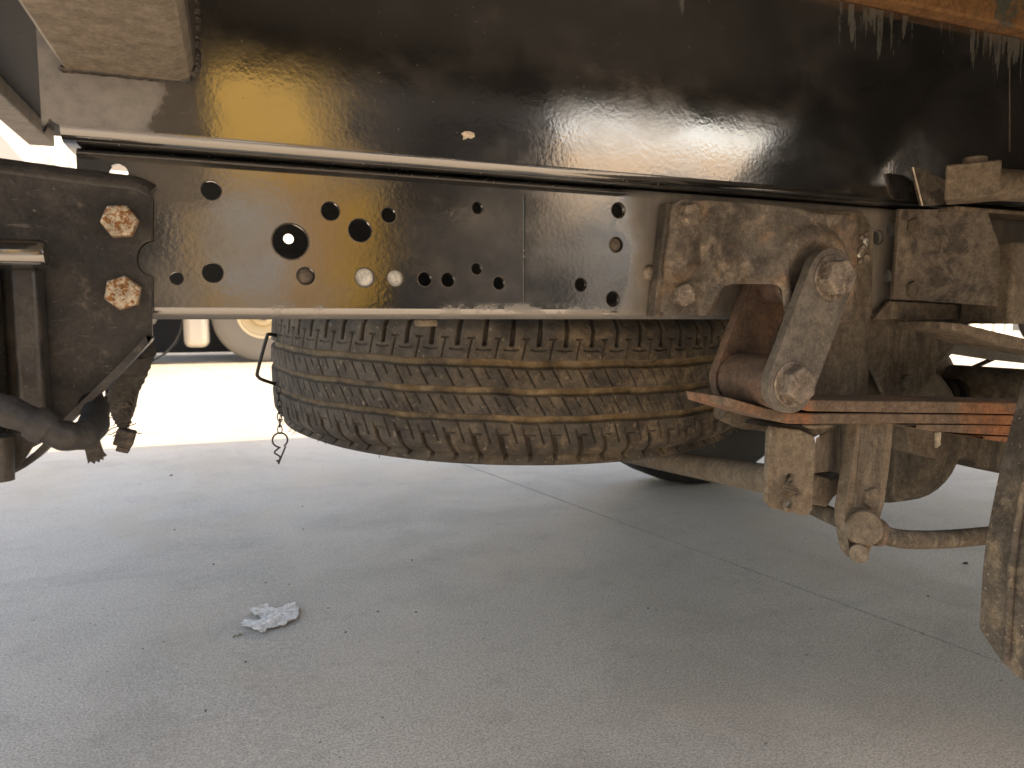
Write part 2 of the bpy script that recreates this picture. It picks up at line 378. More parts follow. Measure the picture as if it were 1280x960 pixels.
def circ(cx, cz, r, n=28, wob=0):
    return [(cx + r * math.cos(2 * math.pi * k / n), cz + r * math.sin(2 * math.pi * k / n)) for k in range(n)]
def rounded(pts, r=.004, k=4):
    out = []; n = len(pts)
    for i in range(n):
        a = Vector(pts[i - 1]); b = Vector(pts[i]); c = Vector(pts[(i + 1) % n])
        u = (a - b); w_ = (c - b); d = min(r, u.length * .45, w_.length * .45)
        p = b + u.normalized() * d; q = b + w_.normalized() * d
        for j in range(k + 1):
            t = j / k; out.append(tuple((1 - t) ** 2 * p + 2 * t * (1 - t) * b + t * t * q))
    return out
def ribbon(name, top, bot, y0, y1, mat, parent, **k):
    """bar between two survey polylines on plane y0, reaching back to y1"""
    a = [at(x, y, y0) for x, y in top]; b = [at(x, y, y0) for x, y in bot]
    loop = [(p.x, p.z) for p in a] + [(p.x, p.z) for p in b[::-1]]
    V, Fc = g_plate(loop, y0, y1 - y0)
    return obj(name, V, Fc, mat, parent, **k)
def sphere_mesh(c, r, sq=(1, 1, 1), n=10):
    V = []; Fc = []
    for i in range(n + 1):
        for k in range(n * 2):
            a = math.pi * i / n; b = math.pi * k / n
            V.append((c[0] + r * sq[0] * math.sin(a) * math.cos(b), c[1] + r * sq[1] * math.sin(a) * math.sin(b), c[2] + r * sq[2] * math.cos(a)))
    m = n * 2
    for i in range(n):
        for k in range(m): Fc.append((i * m + k, (i + 1) * m + k, (i + 1) * m + (k + 1) % m, i * m + (k + 1) % m))
    return V, Fc
def hex_bolt(name, c, r, h, mat, parent, rot=0., washer=1.25, label=None, dirn=-1):
    """head facing -Y, centred at c=(x,y,z) where y is the seating plane"""
    x, y, z = c; L = []
    V = []; Fc = []
    for rr, yy in ((r, y), (r, y + dirn * h * .86), (r * .9, y + dirn * h)):
        V += [(x + rr * math.cos(rot + math.pi / 3 * k), yy, z + rr * math.sin(rot + math.pi / 3 * k)) for k in range(6)]
    for i in (0, 1):
        for k in range(6): Fc.append((i * 6 + k, i * 6 + (k + 1) % 6, i * 6 + 6 + (k + 1) % 6, i * 6 + 6 + k))
    Fc.append(tuple(range(12, 18)))
    L.append((V, Fc))
    if washer:
        L.append(g_lathe([(0, 0), (r * washer, 0), (r * washer, dirn * .0016), (0, dirn * .0016)], (x, y, z), 'Y', 28))
    V, Fc = merge(*L)
    return obj(name, V, Fc, mat, parent, smooth=25, bevel=r * .06, label=label)
def weld(name, pts, r, parent, mat='weld', step=.6, label=None):
    pts = [Vector(p) for p in pts]; L = []
    for i in range(len(pts) - 1):
        n = max(1, int((pts[i + 1] - pts[i]).length / (r * step)))
        for j in range(n):
            p = pts[i].lerp(pts[i + 1], j / n); q = r * rnd.uniform(.75, 1.2)
            L.append(sphere_mesh((p.x + rnd.uniform(-.2, .2) * r, p.y, p.z + rnd.uniform(-.1, .1) * r), q, (1, 1, .7), 6))
    V, Fc = merge(*L); return obj(name, V, Fc, mat, parent, smooth=60, label=label)

# ================================================================== SETTING
ground = obj('yard_ground', [(-900, -900, -.02), (900, -900, -.02), (900, 900, -.02), (-900, 900, -.02)], [(0, 1, 2, 3)], 'joint', smooth=0)
props(ground, kind='structure'); ground['label'] = 'pale concrete yard laid in large slabs'
ga = math.atan2(.266, 1.44); e1 = Vector((math.cos(ga), math.sin(ga), 0)); e2 = Vector((-math.sin(ga), math.cos(ga), 0))
org = Vector((.6871, 2.0314, 0))
SL = 5.2; hg = .0022
def slab_mesh(sx, sy):
    me = bpy.data.meshes.new('concrete_slab'); V, Fc = g_box(-sx / 2 + hg, sx / 2 - hg, -sy / 2 + hg, sy / 2 - hg, -.018, 0)
    me.from_pydata(V, [], Fc); me.materials.append(M['concrete']); return me
sm = slab_mesh(SL, SL)
for i in range(-6, 6):
    for j in range(-4, 6):
        o = bpy.data.objects.new('concrete_slab', sm); COL.objects.link(o)
        p = org + e1 * (SL * (i + .5)) + e2 * (SL * (j + .5) - 2.2)
        o.location = p + Vector((0, 0, .0)) - wloc(ground); o.rotation_euler.z = ga; o.parent = ground
        if j == -1 or j == 0 or j == 1: pass

# ================================================================== THE PARKED TRUCK (seen from its side at frame height)
truck = thing('parked_truck', 'black framed truck filling the foreground, seen under its deck beside the spare tyre', 'truck', (.9, 1.3, 0))
YW = .57; ZT = .5775; ZB = .46; XE = 2.7
XL = at(95, 195, YW).x

# ---- main frame rail with punched holes
HOLES = [(264, 238, 12), (413, 264, 11.5), (363, 302, 22), (450, 288, 14.5), (486, 269, 9.5), (266, 341, 12.5), (221, 348, 8), (382, 345, 11), (456, 347, 12), (494, 348, 10),
         (531, 349, 9), (560, 350, 9), (596, 336, 7.2), (624, 354, 8.2), (597, 260, 7.5), (773, 263, 9.8), (770, 306, 9.5), (726, 356, 8.5), (766, 374, 9.5),
         (1097, 297, 9), (1115, 287, 9), (1110, 345, 8.5), (148, 216, 11)]
hl = []
for a, b, r in HOLES:
    p = at(a, b, YW); hl.append((p.x, p.z, span(a, b, YW, r)))
rc = .0085; tk = .005
V, Fc = g_plate([(XL, ZB + rc), (XE, ZB + rc), (XE, ZT - rc), (XL, ZT - rc)], YW, tk, [circ(x, z, r) for x, z, r in hl])
L = [(V, Fc)]
def arc_pts(cy, cz, r, a0, a1, n=7): return [(cy + r * math.cos(rad(a0 + (a1 - a0) * i / n)), cz + r * math.sin(rad(a0 + (a1 - a0) * i / n))) for i in range(n + 1)]
def g_extr(prof, x0, x1):
    n = len(prof); V = [(x0, y, z) for y, z in prof] + [(x1, y, z) for y, z in prof]
    Fc = [(i, (i + 1) % n, n + (i + 1) % n, n + i) for i in range(n)] + [tuple(range(n))[::-1], tuple(range(n, 2 * n))]
    return V, Fc
outer = [(YW + .055, ZT), *arc_pts(YW + rc, ZT - rc, rc, 90, 180)]; inner = [*arc_pts(YW + rc, ZT - rc, rc - tk, 180, 90), (YW + .055, ZT - tk)]
L.append(g_extr(outer + inner, XL, XE))
outer = [(YW + .055, ZB), *arc_pts(YW + rc, ZB + rc, rc, 270, 180)]; inner = [*arc_pts(YW + rc, ZB + rc, rc - tk, 180, 270), (YW + .055, ZB + tk)]
L.append(g_extr(outer + inner, XL, XE))
V, Fc = merge(*L)
rail = obj('frame_rail', V, Fc, 'rail_paint', truck, smooth=40, label='glossy black lower frame rail punched with holes')
# seam: a doubling plate laid over the web, hole-cut too
x0 = at(655, 320, YW).x; x1 = at(820, 320, YW).x
for (a, b) in ((655, 0),):
    weld_p = [Vector((x0, YW - .0002, ZB + .014)), Vector((x0, YW - .0002, ZT - .012))]
    V, Fc = g_sweep(weld_p, .0009, 8, flat_=1); obj('seam_bead', V, Fc, 'rail_paint', rail)
for a, b, r in ((456, 347, 12), (494, 348, 10.5), (382, 345, 10), (770, 306, 8.5)):
    p = at(a, b, YW); R = span(a, b, YW, r)
    y = YW + .0022
    V, Fc = g_lathe([(0, -.0012), (R * .6, -.0012), (R * .97, 0), (R * .97, .003), (0, .003)], (p.x, y, p.z), 'Y', 24)
    obj('hole_disc', V, Fc, 'plug' if a in (456, 494) else 'dusty_black', rail)  # pale discs stand in for brightness seen through the open holes
for a, b, r in ((811, 341, 10),):
    p = at(a, b, YW); R = span(a, b, YW, r)
    V, Fc = sphere_mesh((p.x, YW, p.z), R, (1, .55, 1), 12); obj('rivet', V, Fc, 'old_bolt', rail)
# bright reamed rims round the holes
for x, z, r in hl[:20]:
    V, Fc = g_lathe([(r * .985, .0006), (r * .985, -.0003), (r * 1.07, -.0001), (r * 1.07, .0006), (r * .985, .0006)], (x, YW, z), 'Y', 28)
    obj('hole_rim', V, Fc, 'dusty_black', rail)
# nut under the rail
p0 = at(524, 399, YW + .012); p1 = at(547, 408, YW + .012)
V, Fc = g_box(p0.x, p1.x, YW + .012, YW + .03, p1.z, ZB - .0003); obj('bottom_nut', V, Fc, 'mud_light', rail, bevel=.001, label='small tan block under the rail above the tyre')

# ---- far rail and far sub-frame
dot = at(361, 298, 1.32)
V, Fc = g_plate([(XL, ZB), (XE, ZB), (XE, ZT), (XL, ZT)], 1.32, .005, [circ(dot.x, dot.z, .0075, 16)])
obj('far_frame_rail', V, Fc, 'black_inside', truck, label='dark far side frame rail')
V, Fc = g_plate([(-.13, ZT), (XE, ZT), (XE, .79), (-.13, .79)], 1.325, .005, [circ(dot.x, dot.z, .009, 16)] if dot.z > ZT + .01 else [])
obj('far_sub_frame', V, Fc, 'black_inside', truck, label='dark far side sub frame')

# ---- sub-frame panel above the rail
YP = .562; ZP0 = ZT + .0015; ZP1 = .770
xl = at(50, 120, YP).x; xc = at(76, 186, YP).x
zc = at(52, 165, YP).z
prof_b = arc_pts(YP + .010, ZP0 + .010, .010, 180, 270, 8)
V, Fc = g_plate([(xl, zc), (xl + .0045, ZP0 + .013), (xc, ZP0 + .010), (XE, ZP0 + .010), (XE, ZP1), (xl, ZP1)], YP, .005)
L = [(V, Fc)]
lip = prof_b + [(YP + .05, ZP0), (YP + .05, ZP0 + .004), (YP + .012, ZP0 + .004)]
L.append(g_extr(lip, xc, XE))
V, Fc = merge(*L)
panel = obj('sub_frame_rail', V, Fc, 'panel_paint', truck, smooth=40, label='tall glossy black sub frame rail with mirror like reflections')
V, Fc = g_sweep([at(1262, 60, YP - .0001), at(1262, 190, YP - .0001)], .0007, 6); obj('seam_line', V, Fc, 'dusty_black', panel)
p = at(585, 169, YP)
chip = [(p.x + span(585, 169, YP, a), p.z - span(585, 169, YP, b)) for a, b in ((-9, -1), (-5, -4), (2, -5), (8, -3), (9, 1), (4, 4), (0, 3), (-3, 5), (-7, 6), (-6, 2))]
V, Fc = g_plate(chip, YP - .0004, .0006); obj('paint_chip', V, Fc, 'chip', panel, smooth=0, label='pale bare spot chipped in the black paint')
# rust-orange runner on top, and deck
V, Fc = g_box(-.33, XE, .545, .62, ZP1 + .002, .878)
obj('deck_runner', V, Fc, 'rust', truck, bevel=.003, label='orange rusty runner on top of the sub frame')
V, Fc = g_box(-.42, XE, -.05, 1.95, .88, .93); deck = obj('deck_floor', V, Fc, 'black_inside', truck)
for bx in ((-.42, XE, -.05, -.02), (-.42, XE, 1.92, 1.95), (-.42, -.38, -.019, 1.919)):
    V, Fc = g_box(*bx, .931, 1.67); obj('shade_drop_side', V, Fc, 'grey_paint', truck, bevel=.004)  # unseen sides, added and sized to cast the far shade edge
V, Fc = g_box(-.42, XE, -.05, -.02, .83, .879); obj('side_skirt_rail', V, Fc, 'black_inside', truck)
# ---- near cross beam reaching out over the camera
xa = at(78, 90, YP).x; xb = at(243, 92, YP).x; zb = at(150, 95, YP).z
prof = [(xa, .878), (xa, zb + .003)] + [(xa + .003, zb), (xb - .010, zb)] + [(xb - .003, zb + .003), (xb, zb + .012), (xb, .878)]
n = len(prof); V = [(x, -.03, z) for x, z in prof] + [(x, YP - .001, z) for x, z in prof]
Fc = [(i, (i + 1) % n, n + (i + 1) % n, n + i) for i in range(n)] + [tuple(range(n)), tuple(range(n, 2 * n))[::-1]]
beam = obj('cross_beam', V, Fc, 'tan_beam', truck, smooth=25, label='tan dusty cross beam coming overhead from the sub frame')
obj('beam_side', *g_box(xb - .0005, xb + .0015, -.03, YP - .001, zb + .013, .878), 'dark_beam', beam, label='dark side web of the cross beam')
weld('weld_bead', [(xb + .002, YP - .001, .80), (xb + .002, YP - .001, zb + .012), (xb - .006, YP - .001, zb + .001), (xa, YP - .001, zb + .0005)], .0030, beam)
# other deck cross members
for xm, y0, y1, z0, mt in ((-.19, .64, 1.9, .845, 'tan_beam'), (1.3, -.03, .5, .70, 'dark_beam'), (2.2, -.03, .5, .70, 'dark_beam'), (.5, .64, 1.9, .80, 'dark_beam'), (1.4, .64, 1.9, .80, 'dark_beam')):
    V, Fc = g_box(xm, xm + .07, y0, y1, z0, .879); obj('deck_cross_member', V, Fc, mt, deck, bevel=.003)
V, Fc = g_box(-.41, -.36, .0, 1.9, .845, .879); obj('rear_deck_beam', V, Fc, 'tan_beam', truck, bevel=.003, label='pale dusty rear beam under the deck')

# ---- rear bumper stay (black bracket at left)
YB = .560
notch = [(190 - 0, 300)] + [(190 + 20 * math.cos(rad(a)), 322 + 22 * math.sin(rad(a))) for a in range(-90, -271, -15)]
ol = [(-70, 196), (0, 205), (120, 221), (172, 228), (185, 233), (190, 243)] + notch + [(190, 421), (186, 428), (120, 498), (87, 530), (70, 548), (-70, 552)]
p = at(149, 276, YB)
V, Fc = g_plate(px_loop(ol, YB), YB, .006)
stay = obj('bumper_stay', V, Fc, 'bracket_paint', truck, bevel=.0008, label='matt black bracket plate with two rusty hex bolts')
tp = smooth_path([at(-70, 200, YB + .004), at(0, 209, YB + .004), at(120, 225, YB + .004), at(168, 231, YB + .004), at(187, 240, YB + .004)], 4)
V, Fc = g_sweep([q + Vector((0, .004, -.002)) for q in tp], .0085, 14); obj('rolled_edge', V, Fc, 'bracket_paint', stay)
for (a, b, ro) in ((149, 276, .1), (153, 366, .35)):
    p = at(a, b, YB - .008); hex_bolt('hex_bolt', (p.x, YB, p.z), span(a, b, YB - .01, 22), .0095, 'bolt', stay, rot=ro, washer=0, label='rust speckled zinc hex bolt')
# flange along the slanting lower edge
def flange(pts, y0, y1, t, name, mat, par, **k):
    P = [at(x, y, .548) for x, y in pts]; P = smooth_path(P, 3); V = []; Fc = []
    for i, q in enumerate(P):
        d = (P[min(i + 1, len(P) - 1)] - P[max(i - 1, 0)]).normalized(); nrm = Vector((d.z, 0, -d.x))
        for (yy, s) in ((y0, 0), (y1, 0), (y1, 1), (y0, 1)):
            V.append((q.x + nrm.x * t * s, yy, q.z + nrm.z * t * s))
    for i in range(len(P) - 1):
        for k2 in range(4): Fc.append((i * 4 + k2, i * 4 + (k2 + 1) % 4, i * 4 + 4 + (k2 + 1) % 4, i * 4 + 4 + k2))
    Fc += [(0, 1, 2, 3), tuple(len(V) - 4 + i for i in range(4))]
    return obj(name, V, Fc, mat, par, **k)
flange([(190, 421), (188, 428), (140, 478), (87, 530), (62, 560), (35, 582), (0, 597), (-50, 606)], .541, .5605, .0045, 'edge_flange', 'bracket_paint', stay, bevel=.001)
# glossy tube pieces on the stay
q0 = at(-60, 316, .535); q1 = at(50, 318, .535); q2 = at(58, 318, .535)
V, Fc = g_sweep([q0, q1, q2], .009, 16, rs=[.0092, .0092, .008]); obj('cross_tube', V, Fc, 'panel_paint', stay, smooth=50)
za = at(30, 331, .545).z; zb2 = at(30, 552, .545).z; xA = at(14, 400, .538).x; xB = at(50, 400, .538).x
V, Fc = g_box(xA, xB, .538, .5595, zb2, za); obj('upright_box', V, Fc, 'bracket_paint', stay, bevel=.004, segs=4)
V, Fc = g_box(xA - .05, xA - .008, .530, .5595, zb2, za); obj('upright_box', V, Fc, 'panel_paint', stay, bevel=.006, segs=4)
weld('weld_bead', [(xA - .03, .538, za + .001), (xB, .5375, za + .001)], .0014, stay)
V, Fc = g_sweep([at(-5, 545, .52), at(-5, 600, .52)], .010, 12); obj('lower_tube', V, Fc, 'bracket_paint', stay)
V, Fc = g_box(-.75, -.24, .50, .535, .33, .42); obj('rear_bumper_end', V, Fc, 'bracket_paint', truck, bevel=.006)
# hose
hp = smooth_path([at(-70, 492, .49), at(0, 511, .49), at(42, 527, .488), at(75, 543, .488), at(100, 545, .495), at(115, 535, .51), at(119, 515, .545), at(112, 498, .575)], 7)
rs = []
for i, q in enumerate(hp): rs.append(.0088 + .0005 * math.sin(i * .9))
V, Fc = g_sweep(hp, .009, 18, rs=rs); hose = obj('rubber_hose', V, Fc, 'hose', truck, smooth=60, label='dusty black rubber hose looping under the left bracket')
ip = [at(40, 526, .487), at(50, 531, .487), at(62, 538, .487)]
V, Fc = g_sweep(ip, .0105, 16, rs=[.0098, .0108, .0098]); obj('hose_sleeve', V, Fc, 'hose', hose, smooth=50)
# torn webbing end
e = [(103, 553), (122, 545), (129, 566), (133, 570), (128, 572), (129, 575), (124, 574), (124, 578), (119, 576), (118, 580), (113, 577), (110, 580), (107, 566)]
V, Fc = g_plate(px_loop(e, .505), .505, .003); obj('webbing_end', V, Fc, 'cloth', hose, smooth=0, label='frayed charcoal webbing end poking below the hose')
V, Fc = g_plate(px_loop([(18, 542), (48, 540), (60, 550), (40, 560), (30, 575), (18, 590)], .53), .53, .003); obj('torn_tape', V, Fc, 'hose', hose, smooth=0)

# ---- frayed cable hanging behind the stay (thing of its own)
cp = at(157, 560, .62)
cab = thing('frayed_cable', 'frayed charcoal cable end with a small plug dangling behind the left black bracket', 'cable', (cp.x, .62, cp.z))
L = []
core = smooth_path([at(168, 436, .60), at(160, 470, .615), at(151, 498, .62), at(152, 520, .62), at(156, 535, .62)], 8)
rs = [.0125 * (1 - i / len(core)) + .0028 + (.0009 if i % 2 else 0) for i in range(len(core))]
V, Fc = g_sweep(core, .01, 16, rs=rs, flat_=.8); obj('cable_sheath', V, Fc, 'cloth', cab, smooth=50)
for k in range(9):
    pts = []; ph = rnd.uniform(0, 6)
    for i, q in enumerate(core):
        t = i / len(core); rr = (.0105 * (1 - t) + .004) * rnd.uniform(.9, 1.1)
        pts.append(q + Vector((math.cos(ph + t * 7) * rr, math.sin(ph + t * 7) * rr * .8, 0)))
    V, Fc = g_sweep(pts[:rnd.randint(20, len(pts))], .0011, 6); L.append((V, Fc))
for k in range(26):
    q = core[rnd.randint(6, len(core) - 1)]; pts = [q]
    d = Vector((rnd.uniform(-1, 1), rnd.uniform(-.5, .5), rnd.uniform(-.9, .4)))
    for j in range(4): pts.append(pts[-1] + d * .0032 + Vector((rnd.uniform(-1, 1), 0, rnd.uniform(-1, 1))) * .0016)
    L.append(g_sweep(pts, .00035, 4))
V, Fc = merge(*L); obj('loose_strands', V, Fc, 'cloth', cab, smooth=60, kind='stuff')
V, Fc = g_sweep(smooth_path([at(174, 442, .60), at(176, 470, .612), at(170, 490, .618), at(165, 512, .62), at(158, 528, .62)], 5), .0022, 8); obj('side_wire', V, Fc, 'wire', cab)
c0 = at(157, 548, .62)
V, Fc = g_box(c0.x - .007, c0.x + .006, .613, .627, c0.z - .006, c0.z + .007)
rm = Matrix.Rotation(.3, 3, 'Y'); V = [tuple(rm @ (Vector(v) - c0) + c0) for v in V]
obj('plug_block', V, Fc, 'cloth', cab, bevel=.0012)
V = [tuple(rm @ (Vector(v) * 1. - c0) + c0) for v in g_box(c0.x - .004, c0.x + .005, .615, .626, c0.z - .0105, c0.z - .0062)[0]]
obj('plug_tip', V, Fc, 'dusty_black', cab, bevel=.0008)

# ---- spring hanger
ramp0 = at(872, 300, .560).x; ramp1 = at(962, 300, .497).x
pin_u = at(1040, 347, .470); pin_l = at(990, 480, .470)
def hangY(x, z):
    t = min(1, max(0, (x - ramp0) / (ramp1 - ramp0))); t = t * t * (3 - 2 * t)
    y = .562 - .006 - t * .060
    d = math.hypot(x - pin_u.x, z - pin_u.z); y -= .009 * math.exp(-((d - .036) / .008) ** 2)
    y += .0011 * math.sin(x * 70 + z * 50) * math.sin(z * 95) 
    return y
def on(px, py, f):
    Y = .53
    for _ in range(25):
        q = at(px, py, Y); Y += .5 * (f(q.x, q.z) - Y)
    return at(px, py, Y)
hol = [(838, 256), (852, 250), (900, 252), (945, 255), (1000, 262), (1015, 268), (1069, 271), (1068, 330), (1060, 402), (1000, 404), (984, 398), (979, 384), (977, 362), (971, 356), (940, 355), (914, 355), (904, 360), (896, 372), (891, 386), (884, 394), (830, 394), (824, 388)]
lp = []
for i in range(len(hol)):
    a, b = hol[i], hol[(i + 1) % len(hol)]; k = max(1, int(math.dist(a, b) / 8))
    for j in range(k): q = on(a[0] + (b[0] - a[0]) * j / k, a[1] + (b[1] - a[1]) * j / k, hangY); lp.append((q.x, q.z))
v2, tr = g_flat(lp, (), .0032)
hang = obj('spring_hanger', [(p[0], hangY(p[0], p[1]), p[1]) for p in v2], tr, 'hanger', truck, smooth=60, solid=.0055, bevel=.0012, label='brown weathered spring hanger bracket bolted to the rail')
# make the sheet thicken away from the camera
hang.modifiers['s'].offset = 0
ribbon('hanger_edge_bar', [(834, 253), (841, 253)], [(817, 396), (828, 396)], .556, .569, 'dusty_black', hang, bevel=.001)
for a, b, r, ro in ((857, 270, 15, .2), (850, 368, 15, .5)):
    q = at(a, b, .556)
    V, Fc = g_box(q.x - .0095, q.x + .0095, .5525, .5565, q.z - .0095, q.z + .0095); obj('square_washer', V, Fc, 'hanger', hang, bevel=.001)
    hex_bolt('hanger_bolt', (q.x, .5525, q.z), span(a, b, .55, r), .008, 'old_bolt', hang, rot=ro, washer=0)

# ---- shackle
rS = span(990, 480, .47, 37)
def stadium(a, b, r, n=16):
    d = (b - a); ang = math.atan2(d.z, d.x); out = []
    for i in range(n + 1): t = ang + math.pi / 2 + math.pi * i / n; out.append((a.x + r * math.cos(t), a.z + r * math.sin(t)))
    for i in range(n + 1): t = ang - math.pi / 2 + math.pi * i / n; out.append((b.x + r * math.cos(t), b.z + r * math.sin(t)))
    return out
shk = thing('tmp', 'x', 'x'); bpy.data.objects.remove(shk)
V, Fc = g_plate(stadium(pin_u, pin_l, rS), .470, .0095)
sh = obj('spring_shackle', V, Fc, 'shackle', truck, bevel=.0016, segs=3, label='grey brown steel shackle plate with two hex bolts')
V, Fc = g_plate(stadium(pin_u, pin_l, rS), .540, .0095); obj('shackle_plate', V, Fc, 'bush', sh, bevel=.0016, segs=3)
V, Fc = g_lathe([(0, .4797), (rS * .90, .4797), (rS * .93, .482), (rS * .93, .537), (rS * .9, .5395), (0, .5395)], (pin_l.x, 0, pin_l.z), 'Y', 56); obj('lower_bush', V, Fc, 'bush', sh)
V, Fc = g_lathe([(0, .4997), (rS * .80, .4997), (rS * .85, .502), (rS * .85, .537), (rS * .80, .5395), (0, .5395)], (pin_u.x, 0, pin_u.z), 'Y', 56); obj('upper_bush', V, Fc, 'bush', sh)
V, Fc = g_lathe([(rS * .7, .507), (rS * 1.0, .507), (rS * 1.0, .512), (rS * .7, .512), (rS * .7, .507)], (pin_u.x, 0, pin_u.z), 'Y', 48); obj('bush_collar', V, Fc, 'hanger', sh, bevel=.0008)
for q, ro in ((pin_u, .15), (pin_l, .45)):
    hex_bolt('shackle_bolt', (q.x, .470, q.z), span(1040, 350, .46, 24), .013, 'old_bolt', sh, rot=ro, washer=1.22)

# ---- leaf springs
y0, y1 = .487, .547
leafs = [([(958, 478), (985, 492), (1010, 500), (1100, 501), (1200, 502), (1330, 505)], [(958, 492), (985, 506), (1010, 514), (1100, 515.5), (1200, 516.5), (1330, 519)]),
         ([(907, 496), (950, 508), (985, 516), (1010, 517), (1100, 517), (1200, 518), (1330, 520.5)], [(910, 508), (950, 520), (985, 530), (1010, 530), (1100, 529.5), (1200, 530), (1330, 533)]),
         ([(1122, 531), (1165, 531), (1240, 531.5), (1330, 535)], [(1124, 531.8), (1165, 539), (1240, 543.5), (1330, 547)]),
         ([(1205, 544.5), (1250, 545.5), (1330, 549)], [(1206, 545.2), (1250, 552), (1330, 561)])]
ls = None
for i, (a, b) in enumerate(leafs):
    o = ribbon('leaf_spring' if i == 0 else 'spring_leaf', a, b, y0 + .0012 * (i % 2), y1 - .001 * i, 'leaf', ls if ls else truck, bevel=.0012)
    if i == 0: ls = o; o['label'] = 'orange rusted leaf spring pack running right from the shackle'
V, Fc = sphere_mesh(at(1022, 531, .50), .010, (1.6, 1, .35), 10); obj('wear_pad', V, Fc, 'mud_light', ls)

# ---- mud-streaked gusset plates behind the spring
V, Fc = g_plate(px_loop([(1000, 263), (1078, 264), (1092, 290), (1090, 399), (1084, 499), (990, 499), (1005, 400)], .5635), .5635, .005)
gp = obj('mounting_plate', V, Fc, 'mud', truck, bevel=.001, label='tall mud streaked plate behind the shackle')
V, Fc = g_plate(rounded(px_loop([(1083, 395), (1206, 397), (1212, 416), (1186, 440), (1171, 455), (1170, 466), (1143, 498), (1110, 500), (1085, 447)], .585), .004), .585, .006)
g2 = obj('lower_gusset', V, Fc, 'mud', truck, bevel=.001, label='brown triangular gusset under the rail')
V, Fc = g_plate(px_loop([(1086, 447), (1108, 500), (1084, 500)], .60), .60, .004); obj('gusset_back', V, Fc, 'dusty_black', g2)
V, Fc = g_plate(px_loop([(1166, 462), (1192, 500), (1132, 502)], .63), .63, .02); obj('gusset_back', V, Fc, 'dusty_black', g2)
q = at(1133, 478, .585); hex_bolt('gusset_bolt', (q.x, .585, q.z), .010, .006, 'mud', g2, washer=0)
def gY(x, z):
    t = min(1, max(0, (x - at(1150, 320, .556).x) / .075)); return .556 - .045 * t
go = [(1120, 262), (1231, 263), (1262, 352), (1264, 366), (1259, 384), (1150, 376), (1112, 374), (1118, 300)]
lp = []
for i in range(len(go)):
    a, b = go[i], go[(i + 1) % len(go)]; k = max(1, int(math.dist(a, b) / 9))
    for j in range(k): q = on(a[0] + (b[0] - a[0]) * j / k, a[1] + (b[1] - a[1]) * j / k, gY); lp.append((q.x, q.z))
v2, tr = g_flat(lp, (), .005)
g3 = obj('side_gusset', [(p[0], gY(p[0], p[1]), p[1]) for p in v2], tr, 'gusset', truck, smooth=60, solid=.004, bevel=.0008, label='scuffed brown gusset plate at the right under the panel')
for a, b in ((1136, 284), (1135, 362)):
    q = at(a, b, .556); hex_bolt('gusset_bolt', (q.x, .5555, q.z), .009, .007, 'mud', g3, rot=.4, washer=1.3)
q = at(1263, 382, .50)
V, Fc = g_box(q.x, q.x + .2, .50, .556, at(1263, 405, .50).z, at(1263, 300, .50).z); obj('spring_seat_block', V, Fc, 'mud_light', truck, bevel=.004)
V, Fc = g_plate(px_loop([(1112, 376), (1259, 384), (1262, 398), (1092, 399)], .558), .558, .005); obj('flange_strip', V, Fc, 'mud_light', g3, bevel=.0008)
V, Fc = g_box(at(1190, 256, .53).x, 1.3, .525, .5595, at(1210, 262, .52).z, at(1210, 257, .52).z); obj('top_strap', V, Fc, 'mud_light', g3, bevel=.0008)
for k in range(9):
    q = at(1080 + rnd.uniform(-6, 6), 292 + k * 4.4, .563); V, Fc = sphere_mesh(q, rnd.uniform(.0025, .005), (1, .5, 1), 8); obj('grease_blob', V, Fc, 'grease' if k in (2,3,4,6) else 'old_bolt', gp)
# panel corner gusset and shock absorber mount
V, Fc = g_plate(px_loop([(1141, 209), (1160, 212), (1190, 230), (1216, 254), (1153, 257)], .545), .545, .004); obj('corner_gusset', V, Fc, 'gusset', truck, bevel=.0006, label='small grey wedge welded on the black panel')
V, Fc = g_sweep([at(1141, 209, .5445), at(1153, 257, .5445)], .0008, 6); obj('gusset_edge', V, Fc, 'chip', panel)
a0 = at(1196, 206, .50); a1 = at(1222, 252, .50)
V, Fc = g_box(a0.x, a0.x + .040, .475, .52, a1.z, a0.z); rm = Matrix.Rotation(rad(35), 3, 'Z'); cc = Vector((a0.x + .02, .4975, 0))
V = [tuple(rm @ (Vector(v) - cc) + cc) for v in V]
shock = obj('damper_mount', V, Fc, 'mud_light', truck, bevel=.0016, label='tan dusty square block with a tube going right')
V, Fc = g_lathe([(0, 0), (.0105, 0), (.0105, .0075), (.0085, .0085), (0, .0085)], (a0.x + .018, .495, a0.z - .001), 'Z', 24); obj('top_stud', V, Fc, 'mud_light', shock)
V, Fc = g_sweep([Vector((a0.x + .03, .50, (a0.z + a1.z) / 2 + .001)), Vector((1.4, .47, (a0.z + a1.z) / 2 + .012))], .0155, 24); obj('damper_tube', V, Fc, 'mud_light', shock, smooth=50)
# helper spring
ribbon('helper_spring', [(1177, 402), (1200, 404), (1280, 423), (1330, 436)], [(1176, 411), (1200, 414), (1246, 432), (1330, 446)], .50, .55, 'mud_light', truck, bevel=.001, label='short tan helper leaf above the rusty spring')

